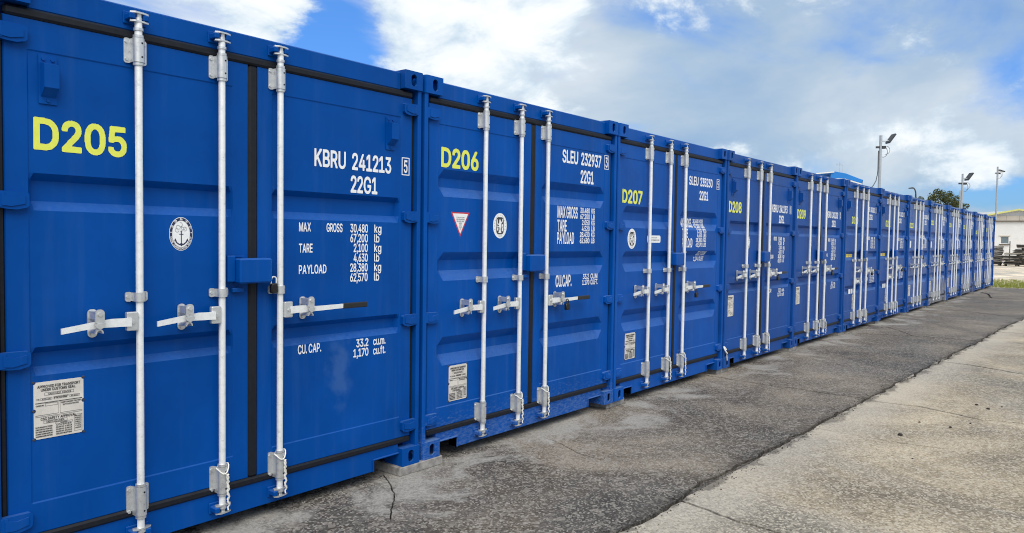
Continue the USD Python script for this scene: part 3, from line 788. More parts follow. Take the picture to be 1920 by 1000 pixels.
def figure_emblem(c, x0, x1, z0, z1, y, detail=True):
    cx, cz, a, b = (x0 + x1) / 2, (z0 + z1) / 2, (x1 - x0) / 2, (z1 - z0) / 2
    e = obj('emblem', MB().prism(oval(cx, cz, a, b), y - .0008, y), M['white'], c, label='white oval emblem with dark figure panel')
    S = lambda px, pz: (cx + a * px, cz + b * pz)
    dark = rrect(cx - a * .54, cz - b * .68, cx + a * .54, cz + b * .68, a * .34, 6)
    fig = [Polygon([S(-.10, .50), S(.08, .50), S(.14, .30), S(.20, .02), S(.10, -.30), S(.22, -.58), S(-.24, -.58), S(-.06, -.28), S(-.16, .04)]),
           LineString([S(-.38, .46), S(-.36, .14), S(-.12, .10)]).buffer(a * .06), LineString([S(.12, .18), S(.36, .38), S(.38, .52)]).buffer(a * .06), LineString([S(-.44, -.04), S(-.14, -.06)]).buffer(a * .05),
           Polygon([S(.26, .12), S(.46, .14), S(.44, -.06), S(.24, -.06)]), Polygon([S(-.42, -.14), S(-.22, -.14), S(-.26, -.44), S(-.42, -.36)]), Polygon([S(.26, -.16), S(.46, -.14), S(.44, -.42), S(.26, -.44)]), LineString([S(.20, -.10), S(.48, -.10)]).buffer(a * .03)]
    obj('emblem_panel', MB().prism(dark.difference(unary_union(fig)), y - .0016, y - .0008), M['ink'], e)
    if detail:
        mb = MB()
        for txt, a0, a1 in (("BUREAU VERITAS", 200, -20), ("1828", 255, 285)):
            for k, ch in enumerate(txt):
                if ch == ' ':
                    continue
                t = math.radians(a0 + (a1 - a0) * k / (len(txt) - 1))
                px, pz = S(.78 * math.cos(t), .83 * math.sin(t))
                q = t - math.pi / 2 if len(txt) > 5 else t + math.pi / 2
                gv, gf, _ = glyph(ch, False)
                v = gv * [a * .13, a * .13, .0006]; v[:, 0] -= v[:, 0].mean(); v[:, 1] -= a * .065
                cs, sn = math.cos(q), math.sin(q)
                mb.add((np.c_[px + v[:, 0] * cs - v[:, 1] * sn, y - .0008 - v[:, 2], pz + v[:, 0] * sn + v[:, 1] * cs], gf))
        obj('emblem_lettering', mb, M['inkgrey'], e)


def data_plate(c, x0, x1, z0, z1, detail, seed):
    """riveted aluminium approval plate"""
    y = LEAF_Y + .004
    r = .008
    pl = sbox(x0, z0, x1, z1)
    for px, pz in ((x0, z0), (x1, z0), (x0, z1), (x1, z1), (x0, (z0 + z1) / 2), (x1, (z0 + z1) / 2 + .02)):
        pl = pl.difference(Point(px, pz).buffer(.009, quad_segs=3))
    p = obj('approval_plate', MB().prism(pl, y - .0025, y - .0005), M['plate'], c)
    rv = MB()
    for px, pz in ((x0, z0), (x1, z0), (x0, z1), (x1, z1), (x0, (z0 + z1) / 2), (x1, (z0 + z1) / 2 + .02)):
        rv.tube([(px, y, pz), (px, y - .004, pz)], [.0065, .004], 8)
    obj('rivet', rv, M['darkmetal'], p)
    W, H = x1 - x0, z1 - z0
    mb = MB(); yy = y - .0025
    X = lambda t: x0 + W * t
    Z = lambda t: z1 - H * t

    def bar(a, b, t, th=.0016):
        mb.prism(sbox(X(a), Z(t) - th / 2, X(b), Z(t) + th / 2), yy - .0006, yy)

    def frame(a, b, t0, t1):
        o = sbox(X(a), Z(t1), X(b), Z(t0))
        mb.prism(o.difference(o.buffer(-.0011, join_style=2)), yy - .0006, yy)

    def words(a, b, t, h, s, bold=False):
        lettering(mb, s, X(a), Z(t), h, W * (b - a), yy, bold)
    if detail:
        words(.07, .93, .105, .0115, "APPROVED FOR TRANSPORT", True); words(.14, .83, .165, .0115, "UNDER CUSTOMS SEAL", True)
        frame(.21, .80, .195, .245); words(.28, .74, .237, .008, "CN/CCS21 104092", False)
        words(.05, .11, .315, .006, "TYPE"); frame(.13, .36, .285, .325); words(.16, .33, .318, .006, "KLZC-100")
        words(.39, .69, .300, .006, "MANUFACTURED BY"); words(.39, .66, .322, .006, "OF THE CONTAINER"); frame(.71, .92, .285, .325); words(.74, .89, .317, .006, "KL2112")
        bar(.03, .97, .365); words(.04, .20, .425, .006, "OWNER'S NO."); frame(.22, .47, .385, .432); bar(.03, .47, .375); bar(.50, .97, .375)
        mb.prism(sbox(X(.485), Z(.585), X(.489), Z(.375)), yy - .0006, yy); mb.prism(sbox(X(.515), Z(.585), X(.519), Z(.375)), yy - .0006, yy)
        words(.53, .95, .415, .006, "TIMBER COMPONENT TREATMENT"); words(.57, .90, .455, .006, "IM/TAILEUM 300/2021")
        bar(.03, .485, .585); bar(.515, .97, .585); bar(.03, .97, .61)
        words(.13, .84, .675, .0115, "CSC SAFETY APPROVAL", True); frame(.19, .66, .690, .738); words(.24, .60, .730, .0085, "CN/CCS21/N04")
        frame(.42, .77, .745, .775); words(.52, .66, .770, .005, "10/2021")
        for k, (s, v) in enumerate((("DATE MANUFACTURED", "10/2021"), ("IDENTIFICATION NO.", "30,480 KG  67,200 LB"), ("MAX OPERATING GROSS MASS", "30,480 KG  67,200 LB"), ("ALLOWABLE STACKING LOAD FOR 1.8G", "216,000 KG  476,190 LB"), ("TRANSVERSE RACKING TEST FORCE", "150,000 NEWTONS"))):
            t = .805 + .040 * k
            words(.03, .36, t, .0058, s, True); words(.43, .75, t, .0058, v, True)
        frame(.80, .965, .655, .955)
        for k in range(7):
            words(.82, .94, .695 + .036 * k, .005, ("FIRST EXAM", "NATION DATE", "10/2026", "INDEX", "", "TYPE", "E MARKED")[k] or "ACEP")
    else:
        rr = np.random.default_rng(seed)
        bar(.12, .88, .10, H * .035); bar(.18, .80, .165, H * .035); frame(.22, .78, .20, .26)
        t = .32
        while t < .95:
            a = .05
            while a < .9:
                w = rr.uniform(.12, .34)
                if rr.random() < .75:
                    bar(a, min(a + w, .95), t, H * rr.uniform(.008, .02))
                a += w + .06
            t += .055
        frame(.05, .45, .42, .60)
    obj('plate_lettering', mb, M['ink'], p)


def text_rows(c, name, rows, y, surf=None, mat='white', label=None):
    for s, x, z, h, w, *b in rows:
        mb = MB()
        lettering(mb, s, x, z, h, w, y, (b[0] if b else False), surf)
        o = obj(name, mb, M[mat], c, label=label)
    return o


def check_digit(c, d, x0, x1, z0, z1, y):
    mb = MB()
    o = sbox(x0, z0, x1, z1)
    fr = MB().prism(o.difference(o.buffer(-.006, join_style=2)), y - .0008, y)
    h = (z1 - z0) * .68
    lettering(mb, d, x0 + (x1 - x0) * .27, z0 + (z1 - z0) * .16, h, (x1 - x0) * .46, y, True)
    k = obj('check_digit', mb, M['white'], c)
    obj('digit_frame', fr, M['white'], k)


def weights_a(c, dx, y):
    h = .049
    R = [("MAX", 1.510, 1.536, h, .080), ("GROSS", 1.700, 1.536, h, .116), ("TARE", 1.510, 1.414, h, .092), ("PAYLOAD", 1.510, 1.291, h, .190)]
    for k, (v, u) in enumerate((("30,480", "kg"), ("67,200", "lb"), ("2,100", "kg"), ("4,630", "lb"), ("28,380", "kg"), ("62,570", "lb"))):
        w = .136 if len(v) > 5 else .110
        R += [(v, 2.011 - w, 1.536 - .0605 * k, h, w), (u, 2.062, 1.536 - .0605 * k, h, .058 if u == 'kg' else .042)]
    R += [("CU. CAP.", 1.505, .828, .050, .160), ("33.2", 1.925, .824, .048, .095), ("cu.m.", 2.060, .824, .048, .100), ("1,170", 1.903, .764, .048, .118), ("cu.ft.", 2.060, .764, .048, .100)]
    text_rows(c, 'weight_lettering', [(s, x + dx, *q, True) for s, x, *q in R], y)


def weights_b(c, dx, dz, vals, y, surf=None, units=("KG", "LB"), cap=None, hh=.094):
    R = [("MAX GROSS", 1.560, 1.693, hh, .297), ("TARE", 1.560, 1.578, hh, .135), ("PAYLOAD", 1.560, 1.474, hh, .247)]
    for k, v in enumerate(vals):
        w = .150 if len(v) > 5 else .122
        R += [(v, 2.046 - w, 1.743 - .0527 * k, .043, w), (units[k % 2], 2.072, 1.743 - .0527 * k, .043, .055 if len(units[0]) < 3 else .085)]
    text_rows(c, 'weight_lettering', [(s, x + dx, z + dz, h, w, True) for s, x, z, h, w in R], y, surf)
    if cap:
        text_rows(c, 'capacity_lettering', [(*q, True) for q in cap], y, surf)


def warning_triangle(c, x0, x1, z0, z1, y):
    cx = (x0 + x1) / 2
    t = Polygon([(x0, z1), (x1, z1), (cx, z0)])
    w = t.buffer(-.010, join_style=2)
    e = obj('warning_triangle', MB().prism(t, y - .0008, y), M['red'], c, label='red and white warning triangle pointing down')
    obj('triangle_field', MB().prism(w, y - .0016, y - .0008), M['white'], e)
    mb = MB()
    for k, (s, ww) in enumerate((("CAUTION", .42), ("NO SMOKING", .44), ("NO NAKED LIGHT", .40), ("KEEP", .16), ("OFF", .14), ("2021", .18), ("10", .08))):
        W = (x1 - x0) * ww
        lettering(mb, s, cx - W / 2, z1 - .040 - .0135 * k, .0075, W, y - .0016)
    obj('triangle_lettering', mb, M['inkgrey'], e)


def wall_corrugated(x, s, y0, y1, z0, z1, pitch=.278, d=.036):
    ys = []
    y = y0
    while y < y1 - 1e-6:
        for o, q in ((0, 0), (.072, 0), (.140, d), (.210, d)):
            if y + o < y1:
                ys.append((y + o, q))
        y += pitch
    ys.append((y1, 0))
    out = [(x + s * q, yy) for yy, q in ys]
    ring = out + [(a + s * .002, b) for a, b in out[::-1]]
    return MB().plan(Polygon(ring).buffer(0), z0, z1)


def container(n, style, base, number_text, label, rough=.36, dust=.10, scuff=0.0, dirt=0.0, keeper_z=None, vents=False):
    body = paint(f'blue_enamel_{n:02d}', base, rough, dust, scuff, dirt, 0.10 if n < 3 else 0.16 if n < 7 else 0.30, (1.80, .70) if n == 0 else None)
    c = thing('shipping_container', label, 'container', (n * P + GAP / 2, (0, 0, .004, -.003, .006, -.004, .008, -.006, .005, -.008, .006, -.004, .003)[n], 0))
    # shell
    obj('side_wall', wall_corrugated(.010, 1, .162, CL - .162, .155, 2.52), body, c)
    obj('side_wall', wall_corrugated(CW - .010, -1, .162, CL - .162, .155, 2.52), body, c)
    rw = MB()
    for k in range(9):
        xa = .12 + k * .25
        rw.box(xa, xa + .12, CL - .05, CL - .045, .15, 2.5); rw.box(xa + .12, min(xa + .25, CW - .1), CL - .09, CL - .085, .15, 2.5)
    obj('rear_wall', rw.box(.05, CW - .05, CL - .12, CL - .10, .15, 2.52), body, c)
    rf = MB().box(.03, CW - .03, .12, CL - .12, 2.545, 2.556)
    for k in range(26):
        rf.box(.10, CW - .10, .25 + k * .215, .25 + k * .215 + .11, 2.556, 2.570)
    rf.box(0, .060, .178, CL - .178, 2.50, 2.573).box(CW - .060, CW, .178, CL - .178, 2.50, 2.573).box(.162, CW - .162, CL - .12, CL - .01, 2.47, 2.575)
    obj('roof', rf, body, c)
    uf = MB().box(.03, CW - .03, .10, CL - .10, .150, .165)
    for xa in (.004, CW - .052):
        uf.box(xa, xa + .048, .178, CL - .178, .016, .155)
    for k in range(14):
        uf.box(.06, CW - .06, .45 + k * .40, .45 + k * .40 + .045, .035, .149)
    uf.box(.162, CW - .162, CL - .10, CL - .02, .016, .149)
    obj('underframe', uf, body, c)
    for s, xo in ((1, 0.0), (-1, CW)):
        for tp in (0, 1):
            v, f = CAST[s, tp]
            obj('corner_casting', (v + [xo, 0, CH - .118 if tp else 0.0], f), body, c)
            v2 = v.copy(); v2[:, 1] = CL - v2[:, 1]
            obj('corner_casting', (v2 + [xo, 0, CH - .118 if tp else 0.0], f[:, ::-1]), body, c)
        X = (lambda a: a) if s > 0 else (lambda a: CW - a)
        ring = [(.004, .018), (.012, .010), (.030, .010), (.037, .017), (.037, .078), (.090, .078), (.090, .160), (.004, .160)]
        obj('corner_post', MB().plan(Polygon([(X(a), b) for a, b in ring]).buffer(0), .118, CH - .118), body, c)
        obj('corner_post', MB().box(min(X(.004), X(.10)), max(X(.004), X(.10)), CL - .15, CL - .01, .118, CH - .118), body, c)
    obj('header', MB().box(.162, CW - .162, .045, .125, 2.462, 2.577, .006).box(.090, CW - .090, .062, .118, 2.425, 2.465), body, c)
    sill = sbox(.162, .012, CW - .162, .146)
    for a, b in ((.205, .372), (CW - .372, CW - .205)):
        sill = sill.difference(sbox(a - .06 if a < 1 else a, -.1, b if a < 1 else b + .06, .083))
    sb = MB().prism(sill, .045, .120)
    for a, b in ((.162, .374), (CW - .374, CW - .162)):
        sb.box(a, b, .032, .120, .0832, .091, .002)
    for a in (.372, CW - .378):
        sb.box(a, a + .006, .034, .120, .012, .0828)
    sb.box(.162, CW - .162, .058, .118, .1462, .188)
    obj('sill', sb, body, c)
    # doors
    grooves, depth, end = STYLE[style]
    doors, surfs = [], []
    for k, (x0, x1, px0, px1) in enumerate(((.068, 1.190, .158, 1.098), (1.245, CW - .065, 1.335, 2.275))):
        mesh, surf = door_leaf(x0, x1, px0, px1, grooves, depth, end)
        d = obj('door', mesh, body, c)
        doors.append(d); surfs.append(surf)
        for z in (2.346, 1.645, .964, .262):
            hinge(d, z, k == 1, body)
        if vents:
            vent(d, .198 if k == 0 else 2.150, body)
    # rubber seals
    for a in ((.068, CW - .065, .030, .062, 2.4195, 2.4615), (.068, CW - .065, .032, .062, .1465, .1868)):
        obj('seal', MB().box(*a, .010), M['rubber'], c, smooth=35)
    obj('seal', MB().box(1.1905, 1.2445, .033, .072, .187, 2.419, .012), M['rubber'], c, smooth=35)
    for a in ((.0465, .0675, .046, .077), (CW - .0645, CW - .046, .046, .077)):
        obj('seal', MB().box(*a, .19, 2.418, .004), M['rubber'], c)
    # locking gear
    zh = keeper_z or (1.095 if style == 'a' else 1.010)
    bars = [lock_bar(c, x, body) for x in BARS]
    if style == 'd':
        handle(c, bars[1], BARS[1], 1.035, -1); handle(c, bars[0], BARS[0], .840, 1)
    else:
        handle(c, bars[0], BARS[0], zh, -1); handle(c, bars[1], BARS[1], zh, -1)
    handle(c, bars[2], BARS[2], zh, 1, grip=True)
    lb = MB().box(1.095, 1.285, -.046, .0385, 1.254, 1.386, .008)
    lk = obj('lock_box', lb, body, c, smooth=30)
    obj('lock_box_bracket', MB().box(1.050, 1.094, .000, .039, 1.262, 1.400, .004).box(1.050, 1.150, .012, .032, 1.392, 1.400).box(1.085, 1.150, .012, .031, 1.205, 1.228, .003), body, lk)
    return c, body, doors, surfs


BLUE = (0.0003, 0.064, 0.315)


def tint(k, g=0.0):
    return tuple(b * k + g for b in BLUE)


YT = LEAF_Y + .0042
SPECS = {
    0: dict(style='a', base=tint(0.96), vents=True, rough=.38, dust=.06, label='nearest blue container numbered D205, with smooth shallow-grooved doors'),
    1: dict(style='b', base=tint(1.08), rough=.36, dust=.16, scuff=1.0, label='blue container numbered D206, red triangle on its door and scuffed sill'),
    2: dict(style='c', base=tint(1.10, .004), rough=.36, dust=.14, label='blue container numbered D207, rounded white sticker beside its second bar'),
    3: dict(style='a', base=tint(0.90, .004), vents=True, rough=.40, dust=.12, label='blue container numbered D208, smooth doors and vent boxes, after D207'),
    4: dict(style='a', base=tint(0.90, .005), vents=True, rough=.40, dust=.12, label='blue container numbered D209, smooth doors with an oval emblem behind its bar'),
    5: dict(style='d', base=tint(0.92, .004), vents=True, rough=.38, dust=.13, label='blue container numbered D210, small yellow sticker and low second handle'),
    6: dict(style='d', base=tint(0.90, .004), vents=True, rough=.38, dust=.13, label='blue container numbered D211, yellow sticker, directly after D210'),
    7: dict(style='e', base=tint(0.92, .006), rough=.30, dust=.16, label='blue container numbered D212 with deep door grooves, right after D211'),
    8: dict(style='e', base=tint(0.90, .007), rough=.30, dust=.18, dirt=.75, label='blue container numbered D213 with greyish dirt on its lower doors'),
    9: dict(style='e', base=tint(0.92, .006), rough=.30, dust=.16, label='fourth blue container from the far end of the row, numbered D214'),
    10: dict(style='e', base=tint(0.90, .008), rough=.30, dust=.18, dirt=.35, label='third blue container from the far end of the row, numbered D215'),
    11: dict(style='e', base=tint(0.90, .006), rough=.30, dust=.16, label='last but one blue container at the far end, numbered D216'),
    12: dict(style='e', base=tint(0.94, .005), rough=.30, dust=.14, label='last blue container at the far end, numbered D217, beside the tall pole'),
}
CONT = {}
for n, sp in SPECS.items():
    CONT[n] = container(n, number_text=f'D{205 + n}', **sp)

# lettering, plates and stickers of each container
SURF = lambda s: (lambda k: (lambda x, z: CONT[k][3][0](x, z) + .0002))(int(s[1:]) - 205)
NUM = lambda c, s, x, z, h, w: text_rows(c, 'container_number', [(s, x, z, h, w, .020)], YT, SURF(s), 'yellow', f'yellow painted number {s}')
CODE = lambda c, s, x, z, h, w: text_rows(c, 'container_code', [(s.split()[0], x, z, h, w * .385, .008), (s.split()[1], x + w * .465, z, h, w * .535, .008)], YT)
SIZE = lambda c, x, z, h, w: text_rows(c, 'size_code', [("22G1", x, z, h, w, .008)], YT)

c = CONT[0][0]
NUM(c, 'D205', .178, 1.872, .128, .388)
CODE(c, 'KBRU 241213', 1.613, 1.919, .097, .585); check_digit(c, '5', 2.285, 2.352, 1.914, 2.030, LEAF_Y); SIZE(c, 1.876, 1.780, .098, .208)
weights_a(c, 0, YT); anchor_emblem(c, .764, .884, 1.427, 1.594, YT); data_plate(c, .168, .368, .602, .853, True, 1)

c = CONT[1][0]
NUM(c, 'D206', .188, 2.004, .126, .384)
CODE(c, 'SLEU 232937', 1.618, 2.160, .102, .598); check_digit(c, '3', 2.262, 2.338, 2.150, 2.278, LEAF_Y); SIZE(c, 1.892, 2.004, .106, .204)
weights_b(c, 0, 0, ("30.480", "67.200", "2.050", "4.520", "28.430", "62.680"), YT,
          cap=[("CU.CAP.", 1.548, 1.112, .094, .232), ("33.2", 1.953, 1.164, .043, .095), ("CU.M", 2.075, 1.164, .043, .110), ("1.170", 1.945, 1.112, .043, .110), ("CU.FT.", 2.075, 1.112, .043, .122)])
warning_triangle(c, .290, .482, 1.519, 1.692, YT); figure_emblem(c, .742, .902, 1.511, 1.702, YT); data_plate(c, .284, .472, .350, .603, True, 2)

c = CONT[2][0]
NUM(c, 'D207', .133, 1.868, .120, .385)
CODE(c, 'SLEU 235230', 1.527, 2.128, .090, .596); check_digit(c, '5', 2.232, 2.305, 2.112, 2.232, LEAF_Y); SIZE(c, 1.792, 1.974, .096, .224)
sf = lambda x, z: CONT[2][3][1](x, z)
weights_b(c, -.17, -.030, ("30,480", "67,200", "2,100", "4,630", "28,380", "62,570"), YT, surf=sf, units=("KGS", "LBS"),
          cap=[("CU.CAP.", 1.378, 1.298, .094, .170), ("33.2", 1.805, 1.352, .045, .090), ("CU.M", 1.915, 1.352, .045, .112), ("1,174", 1.765, 1.290, .045, .110), ("CU.FT", 1.900, 1.290, .045, .124)])
figure_emblem(c, .252, .412, 1.428, 1.622, YT); data_plate(c, .236, .430, .360, .612, True, 3)
st = obj('rounded_sticker', MB().prism(rrect(.630, 1.488, .905, 1.562, .020), YT - .0012, YT), M['white'], c)
mb = MB()
lettering(mb, 'CAUTION', .715, 1.536, .009, .11, YT - .0012); lettering(mb, 'TREATED TIMBER FLOOR', .655, 1.508, .014, .225, YT - .0012)
obj('sticker_lettering', mb, M['inkgrey'], st)

for n, code, dg in ((3, 'KBRU 241193', '0'), (4, 'KBRU 241202', '2')):
    c = CONT[n][0]; dx = -.058
    NUM(c, f'D{205 + n}', .118, 1.870, .124, .390)
    CODE(c, code, 1.613 + dx, 1.922, .097, .592); check_digit(c, dg, 2.285 + dx, 2.352 + dx, 1.914, 2.030, LEAF_Y); SIZE(c, 1.876 + dx, 1.780, .098, .208)
    weights_a(c, dx, YT); anchor_emblem(c, .690, .812, 1.423, 1.590, YT); data_plate(c, .125, .328, .602, .858, False, n)

for n, code, dg in ((5, 'KBRU 241261', '1'), (6, 'KBRU 241210', '2')):
    c = CONT[n][0]; dx = .03 * (n - 5)
    NUM(c, f'D{205 + n}', .490 + dx, 1.862, .116, .390)
    CODE(c, code, 1.490 + dx, 2.104, .090, .545); check_digit(c, dg, 2.070 + dx, 2.130 + dx, 2.090, 2.205, LEAF_Y); SIZE(c, 1.650 + dx, 1.962, .094, .232)
    R = []
    for k, (a, v, u) in enumerate((("MAX GROSS", "30,480", "KG"), ("", "67,200", "LB"), ("TARE", "2,100", "KG"), ("", "4,630", "LB"))):
        R += [(v, 1.80 + dx, 1.590 - .056 * k, .044, .16), (u, 2.03 + dx, 1.590 - .056 * k, .044, .075)] + ([(a, 1.455 + dx, 1.580 - .056 * k, .060, .28 if len(a) > 5 else .14)] if a else [])
    for k, (a, v, u) in enumerate((("PAYLOAD", "28,380", "KG"), ("", "62,570", "LB"), ("CU.CAP.", "33.2", "CU.M"), ("", "1,172", "CU.FT"))):
        R += [(v, 1.80 + dx, .945 - .058 * k, .044, .16), (u, 2.01 + dx, .945 - .058 * k, .044, .11)] + ([(a, 1.455 + dx, .935 - .058 * k, .060, .24)] if a else [])
    text_rows(c, 'weight_lettering', [(*q, True) for q in R], YT, (lambda k: (lambda x, z: CONT[k][3][1](x, z)))(n))
    sfl = CONT[n][3][0]
    sy = LEAF_Y + STYLE['d'][1] + .001
    mb = MB()
    for a, b in ((.33, .50), (.53, .71)):
        mb.prism(rrect(a, 1.266, b, 1.300, .006), sy - .003, sy - .0012).prism(rrect(a, 1.304, b, 1.322, .006), sy - .003, sy - .0012)
    obj('yellow_sticker', mb, M['gold'], c, label='small yellow sticker in the middle groove')
    obj('white_sticker', MB().prism(unary_union([rrect(.405, .652 - .03, .515, .735 - .03, .006), rrect(.555, .652 - .03, .665, .735 - .03, .006)]), LEAF_Y + .004, LEAF_Y + .0052), M['white'], c)
    data_plate(c, .632, .842, .338, .600, False, n)

SLEU = {7: ('SLEU 235284', '2', 0), 8: ('SLEU 232911', '6', 1), 9: ('SLEU 235190', '3', 1), 10: ('SLEU 232840', '8', 1), 11: ('SLEU 235077', '4', 0), 12: ('SLEU 232795', '1', 1)}
for n, (code, dg, hi) in SLEU.items():
    c = CONT[n][0]; sfr = (lambda k: (lambda x, z: CONT[k][3][1](x, z)))(n)
    NUM(c, f'D{205 + n}', .205, 2.004 if hi else 1.880, .106, .385)
    CODE(c, code, 1.560, 2.165 if hi else 2.122, .090, .60); check_digit(c, dg, 2.215, 2.285, 2.11, 2.235, LEAF_Y); SIZE(c, 1.830, 2.03 if hi else 1.985, .098, .225)
    weights_b(c, -.02, -.055, ("30,480", "67,200", "2,050", "4,520", "28,430", "62,680"), YT, surf=sfr)
    figure_emblem(c, .760, .920, 1.405, 1.60, YT, False); data_plate(c, .25, .45, .34, .59, False, n)
    if n in (7, 8):
        obj('white_label', MB().prism(rrect(.28, 1.43, .40, 1.585, .01), YT - .0012, YT), M['white'], c)

# ------------------------------------------------------------------ what the containers stand on
BLOCKS = [(1, 2.262, 2.655, -.004, 0), (2, 4.846, 5.168, .040, .01), (3, 7.26, 7.56, .030, -.01), (4, 9.68, 9.99, .012, .0), (5, 12.14, 12.45, .02, .015), (6, 14.62, 14.92, .03, 0), (7, 17.05, 17.38, .02, -.01), (8, 19.52, 19.85, .03, 0), (9, 22.0, 22.3, .03, 0), (10, 24.45, 24.76, .03, 0), (11, 26.9, 27.2, .03, 0), (12, 29.38, 29.68, .03, 0), (13, 31.7, 32.05, .03, 0)]
for n, x0, x1, y0, rz in BLOCKS:
    b = cbox(x0, x1, y0, y0 + .42, GZ - .002, -.0005, .006)
    b = b.subdivide().subdivide()
    v = b.vertices.copy()
    v[:, 1] += (meshkit.noise(v * 14, n) - .5) * .010 * (v[:, 2] < -.01)
    nb = 'D%d' % (204 + n), 'D%d' % (205 + n)
    lab = f'flat concrete block under the corners of containers {nb[0]} and {nb[1]}' if n < 13 else 'flat concrete block under the far corner of the last container D217'
    obj('concrete_block', (v, b.faces), M['block'], None, label=lab, category='concrete block')
obj('concrete_block', cbox(-.15, .20, .02, .42, GZ - .002, -.0005, .006), M['block'], None, label='flat concrete block under the near corner of container D205', category='concrete block')
rear = MB()

# cords knotted round the feet of the second and third bars
for n in range(0, 7):
    for j in (1, 2):
        x = n * P + GAP / 2 + BARS[j]; rr = np.random.default_rng(n * 5 + j)
        mb = MB()
        a = np.linspace(0, 2 * math.pi, 17)
        mb.tube([(x + .030 * math.cos(t), .0 + .030 * math.sin(t) - .002, .300 + .010 * math.cos(t) - (.035 * max(0, -math.sin(t)) ** 2)) for t in a], .0036, 6)
        for o in (0, 1):
            q = np.linspace(0, 1, 14)
            mb.tube([(x + .010 + .006 * math.cos(t * 26 + o * 3.14) + .006 * t, -.036 + .004 * math.sin(t * 26 + o * 3.14), .262 - t * (.17 + .02 * o)) for t in q], .0044, 6)
        obj('tie_cord', mb, M['cord'], None, smooth=True, label=f'white twisted cord hanging at the foot of {"second" if j == 1 else "third"} lock bar of D{205 + n}', category='cord')
x = 3 * P + GAP / 2 + .02
mb = MB().tube([(x + .024 * math.cos(t), -.006 + .02 * math.sin(t), .215 + .040 * math.sin(t * .9)) for t in np.linspace(0, 6.0, 16)], .009, 7).tube([(x + .004, -.010, .205), (x + .02, -.014, .15), (x + .040, -.012, .09)], .007, 7)
obj('tie_cord', mb, M['cord'], None, smooth=True, label='white rag knotted round the lower corner post of container D208', category='cord')

# padlocks
LOCKS = {0: (1.315, 1.255, -.008, 'hanging beside the lock box'), 1: (1.59, .985, -.050, 'on the handle'), 2: (1.565, .960, -.050, 'on the handle'), 3: (1.590, 1.060, -.050, 'on the handle'), 4: (1.565, 1.055, -.050, 'on the handle'), 5: (1.60, .985, -.05, 'on the handle'), 6: (1.62, .99, -.05, 'on the handle'), 7: (1.43, 1.225, -.03, 'beside the third bar'), 8: (1.42, 1.225, -.03, 'beside the third bar'), 9: (1.42, 1.20, -.03, 'beside the third bar'), 10: (1.42, 1.20, -.03, 'beside the third bar')}
for n, (x, z, y, where) in LOCKS.items():
    x += n * P + GAP / 2
    k = 1.0 if n else .8
    t = thing('padlock', f'black padlock {where} of container D{205 + n}', 'padlock', (x, y, z))
    obj('lock_body', MB().box(-.026 * k, .026 * k, -.014, .014, -.062, -.008, .006), M['lock'], t, smooth=40)
    a = np.linspace(0, math.pi, 9)
    obj('shackle', MB().tube([(-.016, 0, -.012)] + [(-.016 * math.cos(q), 0, .012 + .016 * math.sin(q)) for q in a] + [(.016, 0, -.012)], .0045, 8), M['zinc'] if n == 0 else M['lock'], t, smooth=True)

# ------------------------------------------------------------------ poles behind and beside the row


def flood_pole(label, base, top, rad, arm, tilt, s=1.0, dark=False, foot=None):
    x, y, z = base; h = top - z
    t = thing('floodlight_pole', label, 'floodlight pole', base)
    obj('pole', MB().tube([(0, 0, 0), (0, 0, h)], rad, 12).tube([(0, 0, h), (0, 0, h + .012)], rad * 1.1, 12), M['galv'], t, smooth=40)
    if foot is None:
        obj('base_plate', MB().box(-.09, .09, -.09, .09, 0, .012, .003), M['galv'], t)
    else:
        obj('wall_bracket', foot, M['galv'], t)
    A = np.array([rgt[0], rgt[1], 0.0]); A /= np.linalg.norm(A)      # the lamps face across the yard
    za = h - .16 * s
    q = A * arm * s
    obj('arm', MB().tube([(0, 0, za), tuple(q + [0, 0, za])], .018 * s, 8), M['darkmetal'] if dark else M['galv'], t, smooth=40)
    U = np.array([A[0] * math.cos(tilt), A[1] * math.cos(tilt), math.sin(tilt)])
    S = np.cross([0, 0, 1], A); N = np.cross(U, S)
    o = q + np.array([0, 0, za - .02])
    L, W, T = .29 * s, .13 * s, .026 * s
    head = hull([o + U * a + S * b + N * cc for a in (-.06 * s, L) for b in (-W, W) for cc in (-T, T)])
    fl = obj('floodlight', MB().add(head), M['darkmetal'], t)
    sgn = 1 if N[2] < 0 else -1
    obj('lamp_lens', MB().add(hull([o + U * a + S * b + N * (sgn * (T + cc)) for a in (0, L - .04 * s) for b in (-W + .02, W - .02) for cc in (.001, .006)])), M['lens'], fl)
    cm = MB()
    k = np.array([0, 0, h - .36 * s])
    cm.add(hull([k + A * a + S * b + [0, 0, cc] for a in (.04 * s, .16 * s) for b in (-.05 * s, .05 * s) for cc in (-.055 * s, .03 * s)]))
    cm.add(hull([k + A * a + S * b + [0, 0, cc] for a in (-.14 * s, -.04 * s) for b in (-.035 * s, .035 * s) for cc in (-.04 * s, .02 * s)]))
    obj('camera_head', cm, M['darkmetal'], t)
    mb = MB()
    mb.tube([k + A * (.10 + .13 * math.sin(u)) * s + [0, 0, (-.16 + .17 * math.cos(u)) * s] for u in np.linspace(0.1, 3.4, 14)], .009 * s, 6)
    mb.tube([k + A * (.16 + .15 * math.sin(u)) * s + [0, 0, (-.10 + .14 * math.cos(u)) * s] for u in np.linspace(0.3, 3.2, 14)], .007 * s, 6)
    obj('cable_loop', mb, M['cable'], t, smooth=True)
    return t, A, h


